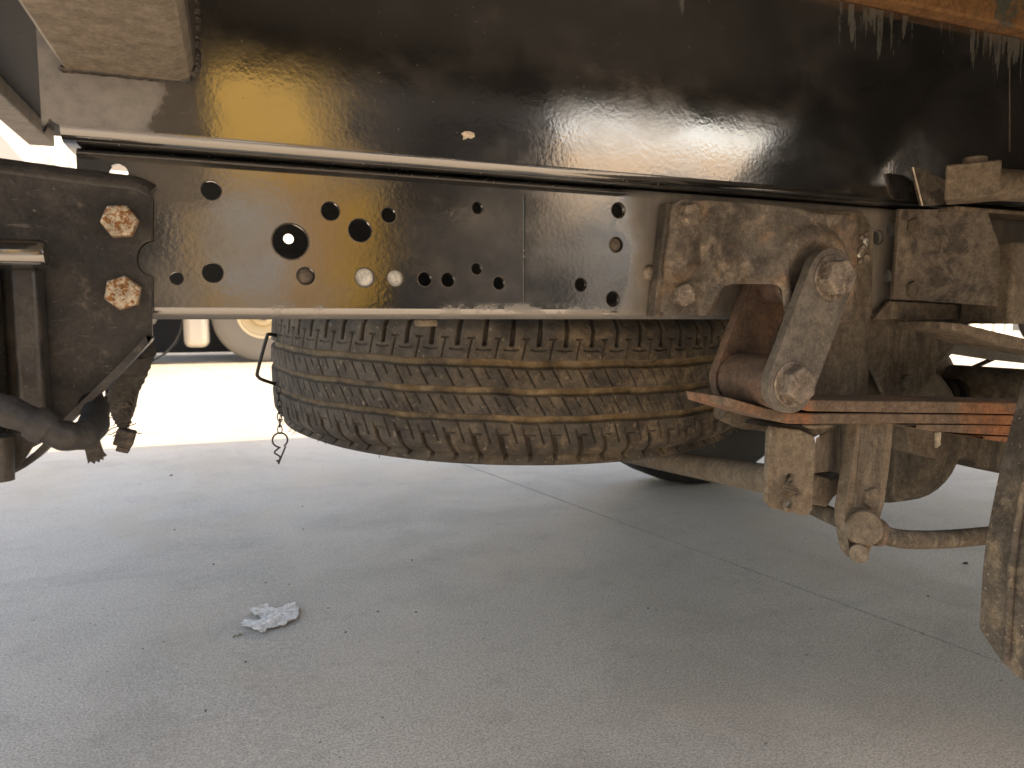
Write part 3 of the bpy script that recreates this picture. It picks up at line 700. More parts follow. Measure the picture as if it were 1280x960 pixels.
# ---- U bracket under the spring with split pin, tubes, link
UB = .500
pl = px_loop([(966, 533), (1000, 537), (1018, 545), (1021, 556), (1016, 638), (1010, 645), (966, 636), (958, 627), (962, 540)], UB)
h1 = at(988, 598, UB); h2 = at(987, 629, UB)
V, Fc = g_plate(pl, UB, .006, [circ(h1.x, h1.z, .0046, 18), circ(h2.x, h2.z, .0046, 18)])
ub = obj('pin_bracket', V, Fc, 'mud_light', truck, bevel=.0014, segs=3, label='tan folded bracket with a split pin below the spring')
A = at(1020, 548, UB); B = at(1015, 636, UB); C = at(1049, 533, .545); D = at(1049, 588, .545)
n_ = Vector((.0035, .003, 0))
V = [A, C, D, Vector((B.x, B.y, at(1015, 592, UB).z)), A + n_, C + n_, D + n_, Vector((B.x, B.y, at(1015, 592, UB).z)) + n_]
obj('bracket_wing', V, [(0, 1, 2, 3), (7, 6, 5, 4), (0, 4, 5, 1), (1, 5, 6, 2), (2, 6, 7, 3), (3, 7, 4, 0)], 'mud_light', ub, bevel=.0008)
V, Fc = g_plate(px_loop([(1012, 590), (1040, 600), (1056, 592), (1056, 612), (1042, 622), (1034, 634), (1012, 630)], .53), .53, .03); obj('lower_box', V, Fc, 'mud_light', ub, bevel=.0015)
V, Fc = g_plate(px_loop([(975, 531), (1048, 532), (1020, 547), (968, 536)], .505), .507, .04); obj('opening_shade', V, Fc, 'dusty_black', ub)  # dark sheet stands in for the shaded opening on top
pin = smooth_path([at(990, 596, .497), at(981, 606, .494), at(992, 610, .493), at(999, 616, .493), at(990, 622, .493), at(980, 630, .495), at(984, 640, .497)], 5)
V, Fc = g_sweep(pin, .0013, 8); obj('split_pin', V, Fc, 'mud', ub)
V, Fc = g_sweep([at(970, 617, .495), at(978, 611, .493), at(990, 613, .492), at(1000, 618, .493)], .0011, 8); obj('split_pin', V, Fc, 'mud', ub)
V, Fc = g_sweep([at(990, 604, .515), at(740, 560, 1.35)], .0150, 24); obj('track_rod', V, Fc, 'mud_light', truck, smooth=50, label='tan tube running back from the pin bracket')
V, Fc = g_sweep(smooth_path([at(900, 512, .62), at(925, 524, .62), at(950, 527, .62), at(985, 532, .62)], 5), .010, 12); obj('brake_pipe_arm', V, Fc, 'mud_light', truck)
lk = [(1073, 526), (1117, 526), (1112, 580), (1105, 630), (1098, 655), (1086, 694), (1072, 702), (1062, 690), (1056, 655), (1055, 640), (1063, 590)]
V, Fc = g_plate(rounded(px_loop(lk, .500), .004), .500, .012); link = obj('stabiliser_link', V, Fc, 'mud_light', truck, bevel=.003, segs=3, label='tan link hanging below the leaf spring')
ribbon('link_web', [(1078, 528), (1110, 528)], [(1068, 636), (1098, 636)], .4985, .5005, 'mud', link, bevel=.0008)
q = at(1088, 622, .498); hex_bolt('link_bolt', (q.x, .4986, q.z), .0105, .005, 'mud_light', link, washer=0, rot=.3)
V, Fc = g_sweep([at(1074, 692, .482), at(1070, 690, .53)], .0085, 16); obj('clamp_bolt', V, Fc, 'mud_light', link, bevel=.001)
V, Fc = g_sweep([at(1064, 660, .525), at(1082, 660, .485)], .0165, 20, rs=[.015, .0165]); obj('clamp', V, Fc, 'mud_light', link, bevel=.002, smooth=50)
V, Fc = g_lathe([(.006, -.004), (.0125, -.004), (.0135, 0), (.0125, .004), (.006, .004), (.006, -.004)], at(1096, 665, .487), 'X', 28); obj('rubber_ring', V, Fc, 'leaf', link, label='orange rusted clamp ring')
sb = smooth_path([at(1005, 628, .60), at(1040, 645, .55), at(1075, 660, .505), at(1098, 667, .485), at(1130, 674, .475), at(1180, 674, .47), at(1250, 668, .46), at(1330, 660, .45)], 6)
V, Fc = g_sweep(sb, .0088, 16); obj('stabiliser_bar', V, Fc, 'mud', truck, smooth=50, label='brown bent bar passing through the hanging link')

# ---- axle, differential, far wheel
dc = at(1112, 490, .92)
V, Fc = sphere_mesh(dc, .118, (1, .8, 1), 24); ax = obj('axle_housing', V, Fc, 'mud_light', truck, smooth=60, label='brown axle housing beyond the spring')
V, Fc = g_sweep([Vector((dc.x + .05, 2.0, dc.z)), Vector((dc.x + .05, .15, dc.z))], .052, 24); obj('axle_tube', V, Fc, 'mud_light', ax, smooth=50)
V, Fc = g_plate(px_loop([(1132, 530), (1175, 530), (1174, 574), (1160, 572), (1138, 565)], .66), .66, .03); bb = obj('spring_clip', V, Fc, 'mud_light', ax, bevel=.0015)
V, Fc = g_plate(px_loop([(1169, 541), (1175, 539), (1174, 556), (1169, 560)], .659), .657, .004); obj('clip_edge', V, Fc, 'chip', ax)
V, Fc = g_lathe([(0, -.03), (.10, -.03), (.112, -.02), (.112, .02), (.10, .03), (0, .03)], at(1105, 535, .8), 'X', 40); obj('brake_backing_plate', V, Fc, 'mud', ax)
V, Fc = g_plate(px_loop([(1175, 520), (1290, 520), (1290, 600), (1228, 586), (1222, 578), (1208, 572), (1198, 577), (1185, 573), (1176, 570)], .72), .72, .09); obj('drum_housing', V, Fc, 'mud', ax, bevel=.006, segs=3)
for k in range(9):
    q = at(1180 + k * 13, 492 + 5 * math.sin(k * 1.1), .80)
    V, Fc = g_lathe([(0, -.006), (.022 + .004 * (k % 3), -.006), (.026 + .004 * (k % 3), 0), (.022, .006), (0, .006)], q, 'X', 24); obj('boot_rib', V, Fc, 'black_rubber', ax)
V, Fc = g_sweep(smooth_path([at(1175, 476, 1.0), at(1215, 460, .98), at(1260, 440, .95)], 6), .0045, 10); obj('brake_hose', V, Fc, 'wire', truck)
V, Fc = g_plate(px_loop([(1165, 412), (1300, 428), (1300, 456), (1236, 449), (1190, 442), (1168, 462)], .80), .80, .01); obj('inner_plate', V, Fc, 'dark_beam', truck)
# simple tyre for background and far wheels
def wheel(parent, c, R, W, name='wheel', axis='Y', tm='black_rubber', rmt='cream', dirn=-1, rim=.58, nuts=True):
    h = W / 2; b = R * rim
    prof = [(b, -h * .75), (b + .01, -h * .9), ((R + b) / 2, -h), (R * .95, -h * .88), (R * .99, -h * .7), (R, -h * .4), (R, -h * .32), (R * .975, -h * .31), (R * .975, -h * .24), (R, -h * .23), (R, h * .23), (R * .975, h * .24), (R * .975, h * .31), (R, h * .32), (R, h * .4), (R * .99, h * .7), (R * .95, h * .88), ((R + b) / 2, h), (b + .01, h * .9), (b, h * .75)]
    V, Fc = g_lathe(prof, c, axis, 56); t = obj(name, V, Fc, tm, parent, smooth=50)
    pr = [(b, h * .8), (b + .012, -h * .88 * 1), (b - .02, -h * .8), (b - .03, -h * .3), (b * .55, h * .1), (b * .45, -h * .5), (0, -h * .5)]
    if dirn > 0: pr = [(r, -y) for r, y in pr]
    V, Fc = g_lathe(pr, c, axis, 40); obj('rim', V, Fc, rmt, t, smooth=40)
    L = []
    for k in range(6):
        a = k * math.pi / 3; p = (c[0] + b * .33 * math.cos(a), c[1] + dirn * h * .5, c[2] + b * .33 * math.sin(a))
        V, Fc = g_lathe([(0, 0), (R * .035, 0), (R * .035, dirn * .02), (0, dirn * .02)], p, 'Y', 6)
        if nuts: obj('wheel_nut', V, Fc, rmt, t, smooth=0)
    return t
fw_ = at(856, 606, Z=0); RW = .385
wheel(truck, (fw_.x + .05, fw_.y + .05, RW), RW, .19, name='far_rear_wheel', rmt='black_rubber')
wheel(truck, (1.30, .14, .36), .36, .24, name='near_rear_wheel', rmt='dark_paint')
arc = arc_pts(1.30, .42, .50, 178, 66, 30); arc2 = arc_pts(1.30, .42, .492, 66, 178, 30)
V, Fc = g_plate([(a, min(z, .878)) for a, z in arc + arc2], -.02, .36)
obj('reflection_arch', V, Fc, 'black_inside', truck, smooth=50)  # unseen arch, added and curved to block the panel's bright reflection
# ---- mud flap in front of the near wheel
prof = [(.5695, .166), (.5695, .20), (.5695, .25), (.574, .29), (.586, .345), (.600, .392), (.620, .45), (.66, .53), (.74, .61)]
dx = .590 - .5695
V = []; ys = [-.16, .395, .402, .402, .395]; t = .012
P = smooth_path([Vector((x + dx, 0, z)) for x, z in prof], 5); V = []; Fc = []
yy = [.05 + .35 * i / 24 for i in range(25)] + [.405]
def low(y): return .030 * max(0, (y - .36) / .045) ** 2
for s in (0, 1):
    for i, q in enumerate(P):
        d = (P[min(i + 1, len(P) - 1)] - P[max(i - 1, 0)]).normalized(); nr = Vector((d.z, 0, -d.x))
        for y in yy:
            z = q.z + (low(y) * max(0, 1 - i / 6)); V.append((q.x + nr.x * t * s, y, z + nr.z * t * s))
n = len(yy); m = len(P); o_ = n * m
for i in range(m - 1):
    for k in range(n - 1):
        a = i * n + k; Fc.append((a, a + 1, a + n + 1, a + n)); Fc.append((a + o_, a + n + o_, a + n + 1 + o_, a + 1 + o_))
for i in range(m - 1):
    for k in (0, n - 1): a = i * n + k; Fc.append((a, a + n, a + n + o_, a + o_))
for k in range(n - 1):
    for i in (0, m - 1): a = i * n + k; Fc.append((a, a + 1, a + 1 + o_, a + o_))
fl = obj('mud_flap', V, Fc, 'flap', truck, smooth=50, bevel=.002, label='dusty brown mud flap at the right edge')
rib = [(q.x - .002, .380, q.z + .012) for q in P]; V, Fc = g_sweep(rib, .003, 8); obj('flap_rib', V, Fc, 'flap', fl, smooth=60)

# ================================================================== SPARE WHEEL
RS = .356; KT = 1.0; TC = Vector((1.12 * math.sin(rad(21.1)), 1.12 * math.cos(rad(21.1)), .3970))
spare = thing('spare_tyre', 'muddy treaded spare tyre slung flat under the black frame rail', 'tyre', (TC.x, TC.y, TC.z - .09))
spare.rotation_mode = 'QUATERNION'; spare.rotation_quaternion = (Matrix.Rotation(rad(1.1), 3, Vector((math.sin(YAW), math.cos(YAW), 0))) @ Matrix.Rotation(rad(2.4), 3, RT)).to_quaternion()
def build_tyre():
    th0 = math.atan2(-TC.y, -TC.x); step = .00075 / RS
    fine = np.arange(th0 - rad(86), th0 + rad(86), step); coarse = np.linspace(th0 + rad(86), th0 + rad(274), 120)[:-1]
    th = np.concatenate([fine, coarse]); wv = np.linspace(-.075, .082, 168)
    T, Wg = np.meshgrid(th, wv, indexing='ij'); s = (T - th0) * RS / KT; pitch = .0295
    aw = np.abs(Wg) + np.where(Wg < 0, .007, 0)
    r = RS - .0035 * (aw / .074) ** 2 - np.where(aw > .064, ((aw - .064) / .018) ** 2 * .016, 0)
    def band(x, hw, e=.0007): return np.clip((hw + e - np.abs(x)) / (2 * e) , 0, 1)
    def per(a, p): return (a + p / 2) % p - p / 2
    rng = np.random.default_rng(3)
    wob = .0006 * np.sin(s * 40) + .0004 * np.sin(s * 93)
    main = np.zeros_like(r)
    for wc, hw in ((-.030, .0036), (0, .0036), (.030, .0040)): main = np.maximum(main, band(Wg - wc + wob, hw, .0009))
    def rgate(lo, hi, e=.0012): return np.clip((Wg - lo) / e, 0, 1) * np.clip((hi - Wg) / e, 0, 1)
    bend = -.10 * (Wg - .05)
    slot_t = band(per(s + bend, pitch), .0022) * rgate(.049, .2)
    slot_b = band(per(s + .25 * (Wg + .06) + .008, pitch), .0024) * rgate(-.2, -.049)
    sipe = band(per(s + bend * 2 + pitch / 2, pitch), .0007, .0005) * rgate(.034, .0575)
    sipe = np.maximum(sipe, band(per(s + bend + pitch / 2, pitch), .0040, .0006) * band(Wg - .0575, .0006, .0006))
    sipe = np.maximum(sipe, band(per(s + bend, pitch), .0085, .0006) * band(Wg - .0445 - 1.2 * np.abs(per(s + bend, pitch)) ** 1 * .12, .0006, .0006))
    for lo, hi, sl, ofs in ((.0045, .0255, .55, 0), (-.0255, -.0045, .60, .006)):
        full = band(per(s + sl * Wg + ofs, pitch), .0008, .0005) * rgate(lo, hi)
        half = band(per(s + sl * Wg + ofs + pitch / 2, pitch), .0008, .0005) * rgate(lo + .009, hi)
        q = band(per(s + sl * Wg + ofs + pitch / 4, pitch / 2), .0006, .0004) * rgate(lo, lo + .010)
        sipe = np.maximum(sipe, np.maximum(full, half * .8) if lo > 0 else np.maximum(full, np.maximum(half * .7, q * .4)))
    sipe = np.maximum(sipe, band(per(s + .35 * (Wg + .05) - .006, pitch), .0008, .0005) * rgate(-.058, -.034))
    sipe = np.maximum(sipe, band(per(s + .35 * (Wg + .05) + .012, pitch), .0007, .0005) * rgate(-.050, -.040) * .8)
    sipe = np.maximum(sipe, band(per(s + .008, pitch), .0065, .0006) * band(Wg + .0475, .0006, .0006))
    slots = np.maximum(slot_t, slot_b)
    depth = np.maximum(np.maximum(main * .0058, slots * .0062), sipe * .0028)
    # rounded rib edges and a bit of wear
    blur = .0005 * np.sin(s * 310 + Wg * 500) * np.sin(Wg * 420 + s * 100)
    r = r - depth + blur * .35
    # slight bulge of rib shoulders
    Vx = TC.x + r * np.cos(T); Vy = TC.y + r * np.sin(T); Vz = TC.z + Wg * KT
    nT, nW = T.shape
    # sidewalls as extra rings
    side = [(.341, .088), (.326, .095), (.300, .101), (.272, .099), (.250, .092), (.230, .082), (.212, .073), (.200, .062)]
    X = [Vx]; Yy = [Vy]; Z = [Vz]; lo = []; hi = []
    sx = np.array([[TC.x + rr * np.cos(th), TC.y + rr * np.sin(th), np.full_like(th, TC.z + z)] for rr, z in side])
    bx = np.array([[TC.x + rr * np.cos(th), TC.y + rr * np.sin(th), np.full_like(th, TC.z - z + .007)] for rr, z in side])
    P = np.concatenate([np.stack([bx[i].T for i in range(len(side))][::-1], 1), np.stack([Vx, Vy, Vz], -1), np.stack([sx[i].T for i in range(len(side))], 1)], 1)
    nW2 = P.shape[1]; k = len(side)
    g = np.zeros((nT, nW2)); g[:, k:k + nW] = np.clip(main + slots * .25 * (Wg < 0), 0, 1)
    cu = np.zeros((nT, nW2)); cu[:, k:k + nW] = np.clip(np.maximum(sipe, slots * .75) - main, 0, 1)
    idx = np.arange(nT * nW2).reshape(nT, nW2); nx = np.roll(idx, -1, 0)
    fs = np.stack([idx[:, :-1], nx[:, :-1], nx[:, 1:], idx[:, 1:]], -1).reshape(-1, 4)
    me = bpy.data.meshes.new('tyre'); P = P.reshape(-1, 3) - np.array(TC)
    me.vertices.add(len(P)); me.vertices.foreach_set('co', P.astype(np.float32).ravel())
    me.loops.add(fs.size); me.loops.foreach_set('vertex_index', fs.astype(np.int32).ravel())
    me.polygons.add(len(fs)); me.polygons.foreach_set('loop_start', (np.arange(len(fs)) * 4).astype(np.int32)); me.polygons.foreach_set('loop_total', np.full(len(fs), 4, np.int32))
    me.update(calc_edges=True)
    for nm, arr in (('groove', g), ('cut', cu)):
        a = me.attributes.new(nm, 'FLOAT', 'POINT'); a.data.foreach_set('value', arr.astype(np.float32).ravel())
    me.shade_smooth(); me.materials.append(M['tyre'])
    o = bpy.data.objects.new('tread_tyre', me); COL.objects.link(o); o.parent = spare; o.location = TC - wloc(spare); WL[o.name] = TC
    return o
ty = build_tyre()
V, Fc = g_lathe([(.200, -.064), (.204, .064), (.188, .05), (.183, 0), (.13, .045), (.10, .04), (.05, .04), (.05, .036), (.10, .034), (.13, .038), (.178, -.004), (.186, -.055), (.200, -.064)], TC, 'Z', 56)
obj('steel_rim', V, Fc, 'dusty_black', spare, smooth=40)
L = []
th0 = math.atan2(-TC.y, -TC.x)
for k in range(34):
    a = th0 + rad(rnd.uniform(-78, 78)); r = RS - .012; b = Vector((TC.x + r * math.cos(a), TC.y + r * math.sin(a), TC.z - .075))
    d = Vector((math.cos(a) * .5, math.sin(a) * .5, -1)).normalized() * rnd.uniform(.004, .009)
    L.append(g_sweep([b, b + d, b + d * 1.2 + Vector((rnd.uniform(-1, 1), rnd.uniform(-1, 1), 0)) * .002], .0004, 5))
V, Fc = merge(*L); obj('rubber_whiskers', V, Fc, 'tyre', spare, kind='stuff')

# wire handle beside the tyre (belongs to the carrier on the truck)
wp = [at(360, 424, 1.02), at(343, 419, .99), at(336, 418, .98), at(333, 423, .98), at(322, 464, .98), at(323, 471, .98), at(329, 475, .98), at(350, 482, 1.02)]
V, Fc = g_sweep(smooth_path(wp, 4), .0023, 10); obj('wire_handle', V, Fc, 'wire', truck, smooth=60, label='dark bent wire handle sticking out left of the tyre')
# chain with R clip
YC = .93
ct = at(348, 490, YC)
clip = thing('retaining_clip', 'small wire R shaped clip dangling on a thin chain left of the spare tyre', 'clip', tuple(at(349, 580, YC)))
ltop = at(348, 484, YC); lbot = at(350, 541, YC); nl = 7
for i in range(nl):
    c = ltop.lerp(lbot, (i + .5) / nl); ln = (ltop - lbot).length / nl * .66; pts = []
    for k in range(17):
        a = 2 * math.pi * k / 16; u = math.cos(a) * .0027; v = math.sin(a) * ln
        pts.append(c + (Vector((u, 0, v)) if i % 2 == 0 else Vector((u * .35, u, v))))
    V, Fc = g_sweep(pts, .00075, 6, caps=False); obj('chain_link', V, Fc, 'wire', clip)
cc = at(350, 550, YC); R_ = span(350, 550, YC, 9)
pts = [cc + Vector((math.cos(a) * R_, 0, math.sin(a) * R_)) for a in [rad(-60 + i * 15) for i in range(23)]]
left = [at(346, 562, YC), at(343, 566, YC), at(350, 571, YC), at(348, 577, YC), at(346, 575, YC)]
right = [at(357, 558, YC), at(352, 570, YC), at(348, 580, YC)]
V, Fc = g_sweep(right[::-1] + pts + smooth_path(left, 3), .0011, 8); obj('wire_clip', V, Fc, 'wire', clip)

# ================================================================== THINGS ON THE GROUND
pc = at(339, 777, Z=0)
pp = [(301, 783), (306, 779), (318, 778), (327, 777), (319, 771), (314, 768), (309, 765), (318, 763), (325, 762), (333, 759), (338, 763), (345, 765), (352, 762), (360, 758), (369, 755), (374, 763), (373, 773), (368, 778), (361, 779), (357, 783), (353, 786), (350, 783), (345, 787), (336, 787), (331, 793), (327, 794), (320, 790), (312, 789), (303, 786)]
lp = []
for i in range(len(pp)):
    a, b = pp[i], pp[(i + 1) % len(pp)]
    for j in range(3):
        q = at(a[0] + (b[0] - a[0]) * j / 3 + rnd.uniform(-.5, .5), a[1] + (b[1] - a[1]) * j / 3 + rnd.uniform(-.35, .35), Z=0); lp.append((q.x, q.y))
v2, tr = g_flat(lp, (), .0017)
from mathutils import noise as mn
def ph(x, y):
    return .0028 + .0075 * (.5 - abs(mn.noise(Vector((x * 22 + y * 10, y * 75, 1))))) ** 2 * 2 + .0035 * abs(mn.noise(Vector((x * 90 - y * 60, y * 110, 4)))) + .0007 * mn.noise(Vector((x * 420, y * 420, 2)))
paper = obj('crumpled_paper', [(p[0], p[1], max(.0015, ph(p[0], p[1]))) for p in v2], tr, 'paper', smooth=25, solid=.0004)
props(paper, 'torn scrap of crumpled white paper lying on the shaded concrete', 'paper')
def rock(r, seed, sq=.5):
    v, f = sphere_mesh((0, 0, 0), r, (1, .7, sq), 5); out = []
    for p in v:
        q = Vector(p); q *= 1 + .6 * mn.noise(q / r * 1.3 + Vector((seed, 0, 0))); out.append(tuple(q))
    me = bpy.data.meshes.new('grit'); me.from_pydata(out, [], f); me.materials.append(M['grit']); return me
rocks = [rock(.0022, s) for s in (1, 5, 9, 14)]
spots = [(214, 594), (243, 585), (332, 728), (362, 730), (410, 760), (267, 705), (205, 802), (307, 827), (1007, 674), (1207, 704), (810, 760), (379, 661), (42, 775), (128, 640), (432, 790), (404, 582), (394, 624), (515, 700), (1030, 640), (1160, 745), (178, 811), (257, 888), (378, 633), (218, 662), (175, 605), (520, 765), (472, 764)]
for i, (a, b) in enumerate(spots):
    q = at(a, b, Z=.001); o = bpy.data.objects.new('grit_speck', rocks[i % 4]); COL.objects.link(o); o.location = q; o.rotation_euler.z = rnd.uniform(0, 6)
    k = rnd.uniform(.55, .95) * (2.4 if i in (0, 9) else 1); o.scale = (k, k, k)
    props(o, 'tiny dark speck of grit on the shaded concrete', 'grit', 'specks of grit on the concrete')
q = at(297, 794, Z=.001)
L = []
for k in range(9):
    c = (q.x + rnd.uniform(-.009, .009), q.y + rnd.uniform(-.006, .006), .001); L.append(sphere_mesh(c, rnd.uniform(.001, .0028), (1, .6, .4), 5))
V, Fc = merge(*L); o = obj('leaf_crumbs', V, Fc, 'moss'); props(o, 'crumbs of dry olive leaf beside the torn white paper', 'leaf crumbs')

# ================================================================== BACKGROUND VEHICLES AND BUILDINGS
def lorry(label, x, y, facing, body, L_=6.2, rub='grey_rubber', rimm='cream', boxh=2.4, cabc=None, group=None, name='parked_lorry', R=.5, tank=True, boxz=1.05, inset=.0):
    """long axis along X, cab at facing*L/2 ; near side at y"""
    t = thing(name, label, 'truck', (x, y + 1.2, 0), group)
    f = facing; x0, x1 = x - L_ / 2, x + L_ / 2; xc = x1 if f > 0 else x0
    V, Fc = merge(g_box(x0, x1, y + .75, y + .85, .72, .95), g_box(x0, x1, y + 1.55, y + 1.65, .72, .95)); obj('chassis', V, Fc, 'dark_paint', t)
    bx = (x0, x1 - 1.9) if f > 0 else (x0 + 1.9, x1)
    b = obj('cargo_box', *g_box(bx[0], bx[1], y, y + 2.4, boxz, boxz + boxh), body, t, bevel=.03)
    n = int((bx[1] - bx[0]) / .6)
    for i in range(n):
        xx = bx[0] + .3 + i * .6; obj('side_post', *g_box(xx, xx + .06, y - .03, y - .002, boxz + .02, boxz + boxh - .02), body, b)
    cx0, cx1 = (x1 - 1.8, x1) if f > 0 else (x0, x0 + 1.8)
    slope = .35 * f; pts = [(cx0, .65), (cx1, .65), (cx1 - (slope if f > 0 else 0), 2.5), (cx0 - (slope if f < 0 else 0), 2.5)]
    if f > 0: pts = [(cx0, .65), (cx1, .65), (cx1, 1.5), (cx1 - .4, 2.5), (cx0, 2.5)]
    else: pts = [(cx0, .65), (cx1, .65), (cx1, 2.5), (cx0 + .4, 2.5), (cx0, 1.5)]
    V, Fc = g_plate(pts, y + .1, 2.2); cb = obj('cab', V, Fc, cabc or body, t, bevel=.04)
    wx = (cx0 + .45, cx1 - .5) if f > 0 else (cx0 + .5, cx1 - .45)
    obj('side_window', *g_box(wx[0], wx[1], y + .085, y + .099, 1.5, 2.2), 'glass', cb)
    obj('door_line', *g_box(wx[0] - .08, wx[0] - .06, y + .09, y + .099, .9, 2.3), 'dark_paint', cb)
    obj('headlight', *g_box(xc - .02 * f if f > 0 else xc - .01, xc + .01 if f > 0 else xc + .02, y + .2, y + .5, .8, 1.0), 'alu', cb)
    for wxp in ((x1 - 1.0) if f > 0 else (x0 + 1.0), (x0 + 1.4) if f > 0 else (x1 - 1.4)):
        wheel(t, (wxp, y + .28 + inset, R), R, .26, rmt=rimm, tm=rub, rim=.5); wheel(t, (wxp, y + 2.12, R), R, .26, rmt=rimm, tm=rub, dirn=1, rim=.5, nuts=False)
        V, Fc = g_sweep([(wxp, y + .3, R), (wxp, y + 2.1, R)], .07, 12); obj('axle', V, Fc, 'dark_paint', t)
    return t
# white lorry seen under the frame, its wheel left of the spare tyre
wc = at(330, 452, Z=0)
bgt = lorry('white lorry across the sunlit yard, pale wheel showing between black bracket and spare tyre', wc.x + 2.1, wc.y - .75, 1, 'white_paint', L_=7.0, R=.52, boxh=2.2, inset=.5)
# its wheel nearest the tyre gap is the rear one: x1-... ; add the pale tank and step seen left of it
ta = at(229, 400, wc.y - .1); tb = at(262, 434, wc.y - .1)
obj('fuel_tank', *g_box(ta.x, tb.x, wc.y - .2, wc.y + .3, tb.z, .68), 'alu', bgt, bevel=.07, segs=4, label='pale fuel tank')
obj('mud_guard', *g_lathe([(.50, -.15), (.52, -.15), (.52, .15), (.50, .15), (.50, -.15)], (at(160, 400, wc.y).x, wc.y + .1, .50), 'Y', 40), 'dark_paint', bgt)
obj('side_guard', *g_box(ta.x - 1.3, ta.x - .1, wc.y - .05, wc.y, .55, .62), 'grey_paint', bgt)
obj('under_shade_sheet', *g_box(wc.x - 4.0, wc.x + 4.6, wc.y + 1.9, wc.y + 1.95, .03, .95), 'dark_paint', bgt)  # dark sheet stands in for the shade under this lorry
lorry('grey lorry in the sunlit yard beyond the brown gusset', 11.5, 8.6, -1, 'grey_paint', L_=8, rub='black_rubber', boxh=2.2, boxz=.75, cabc='grey_paint')
# pale panel van behind the rail end at top left
va = at(40, 205, 6.2)
van = thing('parked_van', 'pale grey van glimpsed through the gap above the left bracket', 'van', (va.x - 1.2, 7.2, 0))
V, Fc = g_plate([(va.x - 4.2, .4), (va.x + .6, .4), (va.x + .6, 1.35), (va.x + .1, 1.5), (va.x - .3, 2.05), (va.x - 4.2, 2.1)], 6.3, 1.9); vb = obj('van_body', V, Fc, 'van_paint', van, bevel=.06)
obj('van_window', *g_box(va.x - 1.0, va.x - .35, 6.28, 6.299, 1.4, 1.95), 'glass', vb)
for xx in (va.x - 3.4, va.x - .3): wheel(van, (xx, 6.45, .35), .35, .22, rmt='grey_paint', rim=.55)
def hall(name, label, x0, x1, y0, y1, h, mat, bays=(), face=1, corr=0, bayc='dark_paint'):
    t = thing(name, label, 'building', ((x0 + x1) / 2, (y0 + y1) / 2, 0))
    yf = y1 if face > 0 else y0
    loop = [(x0, 0), (x1, 0), (x1, h), (x0, h)]
    hs = [[(a, .02), (b, .02), (b, z), (a, z)] for a, b, z in bays]
    V, Fc = g_plate(loop, yf - (.2 if face > 0 else 0), .2, hs); obj('front_wall', V, Fc, mat, t, smooth=0)
    V, Fc = merge(g_box(x0, x0 + .2, y0 + (.0 if face > 0 else .201), y1 - (.201 if face > 0 else 0), 0, h), g_box(x1 - .2, x1, y0 + (.0 if face > 0 else .201), y1 - (.201 if face > 0 else 0), 0, h),
                  g_box(x0 + .201, x1 - .201, y0 if face > 0 else y1 - .2, (y0 + .2) if face > 0 else y1, 0, h)); obj('side_walls', V, Fc, mat, t, smooth=0)
    obj('roof', *g_box(x0 - .3, x1 + .3, y0 - .3, y1 + .3, h + .002, h + .25), 'dark_paint' if mat != 'white_wall' else 'white_wall', t)
    if corr:
        x = x0 + corr
        ya = yf + (.002 if face > 0 else -.05)
        while x < x1 - .1:
            if not any(a - .1 < x < b + .1 for a, b, z in bays):
                obj('wall_rib', *g_box(x, x + .09, ya, ya + .048, .05, h - .05), 'grey_paint', t, smooth=0)
            x += corr
    for a, b, z in bays:
        obj('bay_shutter', *g_box(a + .01, b - .01, yf - face * 1.2 - .02, yf - face * 1.2 + .02, .02, z), bayc, t, smooth=0)
    return t
hall('white_warehouse', 'white ribbed warehouse beyond the yard, glimpsed at top left', -16, 24, 16, 26, 6.5, 'white_wall', [(2, 6, 4), (10, 14, 4)], face=-1, corr=.55)
# unseen, added behind the camera and shaped for reflections in the black paint
def reflection_barn(name, label, x0, x1, eave, ridge, y1=-11.5, y0=-21.):
    t = thing(name, label, 'building', ((x0 + x1) / 2, (y0 + y1) / 2, 0))
    V, Fc = g_box(x0, x1, y0, y1, 0, eave); w_ = obj('barn_wall', V, Fc, 'white_wall', t, smooth=0)
    x = x0 + .6
    while x < x1 - .2: obj('wall_rib', *g_box(x, x + .08, y1 + .002, y1 + .05, .05, eave - .05), 'tan_wall', w_, smooth=0); x += 1.2
    ym = (y0 + y1) / 2 - 2
    V = [(x, y, z + d) for x in (x0 - .2, x1 + .2) for d in (.002, .18) for y, z in ((y1 + .3, eave - .05), (ym, ridge), (y0 - .3, eave - .05))]
    F_ = [(0, 1, 4, 3), (1, 2, 5, 4), (6, 9, 10, 7), (7, 10, 11, 8), (0, 6, 7, 1), (1, 7, 8, 2), (3, 4, 10, 9), (4, 5, 11, 10), (0, 3, 9, 6), (2, 8, 11, 5)]
    obj('barn_roof', V, F_, 'tan_wall', t, smooth=0)  # roof pitched to catch the sun and brighten the reflection
reflection_barn('reflection_barn', 'unseen low white barn with tan roof, added for the reflection, right of the dark tower shed', 6.1, 30, 2.3, 5.6)
reflection_barn('reflection_barn', 'unseen short white barn with tan roof, added for the reflection behind the forklift', -.8, 2.3, 2.6, 5.2)
hall('reflection_shed', 'unseen tall dark shed added between the two low barns to darken the reflection', 2.6, 5.8, -20, -11.2, 6.3, 'dark_wall', [(3.2, 5.2, 4)], face=1)  # added as the dark middle of the panel's reflection
hall('reflection_warehouse', 'unseen wide dark shed added to darken the reflection, left of the short white barn', -16, -1.1, -22, -11.5, 6.5, 'dark_wall', [(-10, -6, 4)], face=1)
lorry('unseen white lorry added behind the viewpoint for the pale reflection, before the tan warehouse', 7.9, -9.2, 1, 'white_paint', L_=5.4, R=.45, boxh=1.1, rub='black_rubber', boxz=1.2)
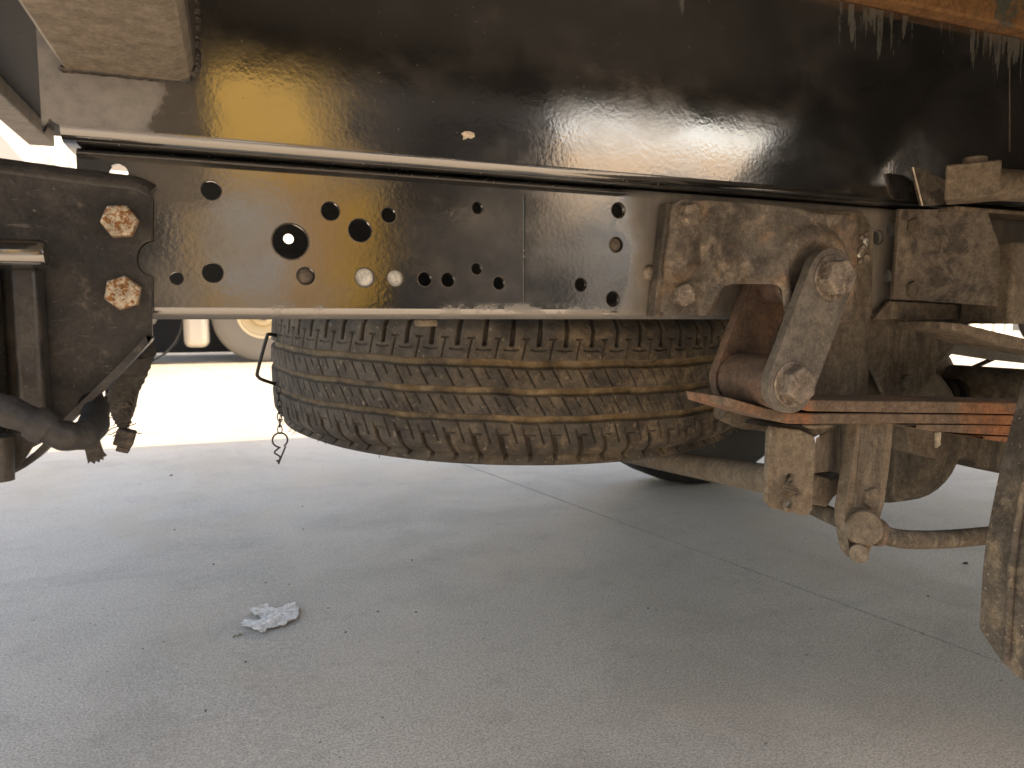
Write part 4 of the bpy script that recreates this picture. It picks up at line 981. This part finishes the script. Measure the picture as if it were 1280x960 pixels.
# unseen yellow forklift, added for the amber reflection in the panel
fx, fy = .10, -3.3
fk = thing('forklift', 'unseen yellow forklift with a raised mast, added behind the viewpoint for its amber reflection', 'forklift', (fx + .6, fy, 0))
for xx in (-.33, .22):
    obj('mast_upright', *g_box(fx + xx, fx + xx + .12, fy - .05, fy + .05, .12, 2.9), 'yellow', fk, bevel=.01)
for zz in (.5, 1.25, 1.9):
    obj('mast_crossbar', *g_box(fx - .20, fx + .21, fy - .03, fy + .03, zz, zz + .10), 'yellow', fk, bevel=.01)
Vt = [tuple(Matrix.Rotation(rad(38), 3, 'X') @ Vector(v) + Vector((fx, fy + .62, 1.78))) for v in g_box(-.32, .33, -.012, .012, -.85, .85)[0]]
obj('reflector_tray', Vt, g_box(0, 1, 0, 1, 0, 1)[1], 'yellow', fk, bevel=.006)  # added yellow board, tilted to catch light for the amber reflection
obj('body_shell', *g_box(fx + .42, fx + .68, fy - .5, fy + .5, .3, 1.25), 'yellow', fk, bevel=.12, segs=4)
obj('engine_cover', *g_box(fx + .69, fx + 1.5, fy - .5, fy + .5, .3, 1.05), 'dark_paint', fk, bevel=.08, segs=4)
obj('counterweight', *g_box(fx + 1.51, fx + 1.95, fy - .5, fy + .5, .3, 1.0), 'dark_paint', fk, bevel=.12, segs=4)
for yy in (-.45, .42):
    for xx in (.5, 1.45): obj('guard_post', *g_box(fx + xx, fx + xx + .05, fy + yy, fy + yy + .05, 1.101, 2.1), 'dark_paint', fk)
obj('overhead_guard', *g_box(fx + .45, fx + 1.55, fy - .5, fy + .5, 2.101, 2.15), 'dark_paint', fk, bevel=.01)
obj('seat', *g_box(fx + .9, fx + 1.25, fy - .25, fy + .25, 1.102, 1.55), 'black_rubber', fk, bevel=.06)
for yy in (-.3, .2): obj('fork', *g_box(fx - 1.3, fx - .34, fy + yy, fy + yy + .1, .12, .16), 'dark_paint', fk)
for xx in (.7, 1.6):
    for yy in (-.5, .5): wheel(fk, (fx + xx, fy + yy, .26), .26, .2, rmt='white_paint', rim=.5, dirn=1 if yy > 0 else -1, nuts=False)
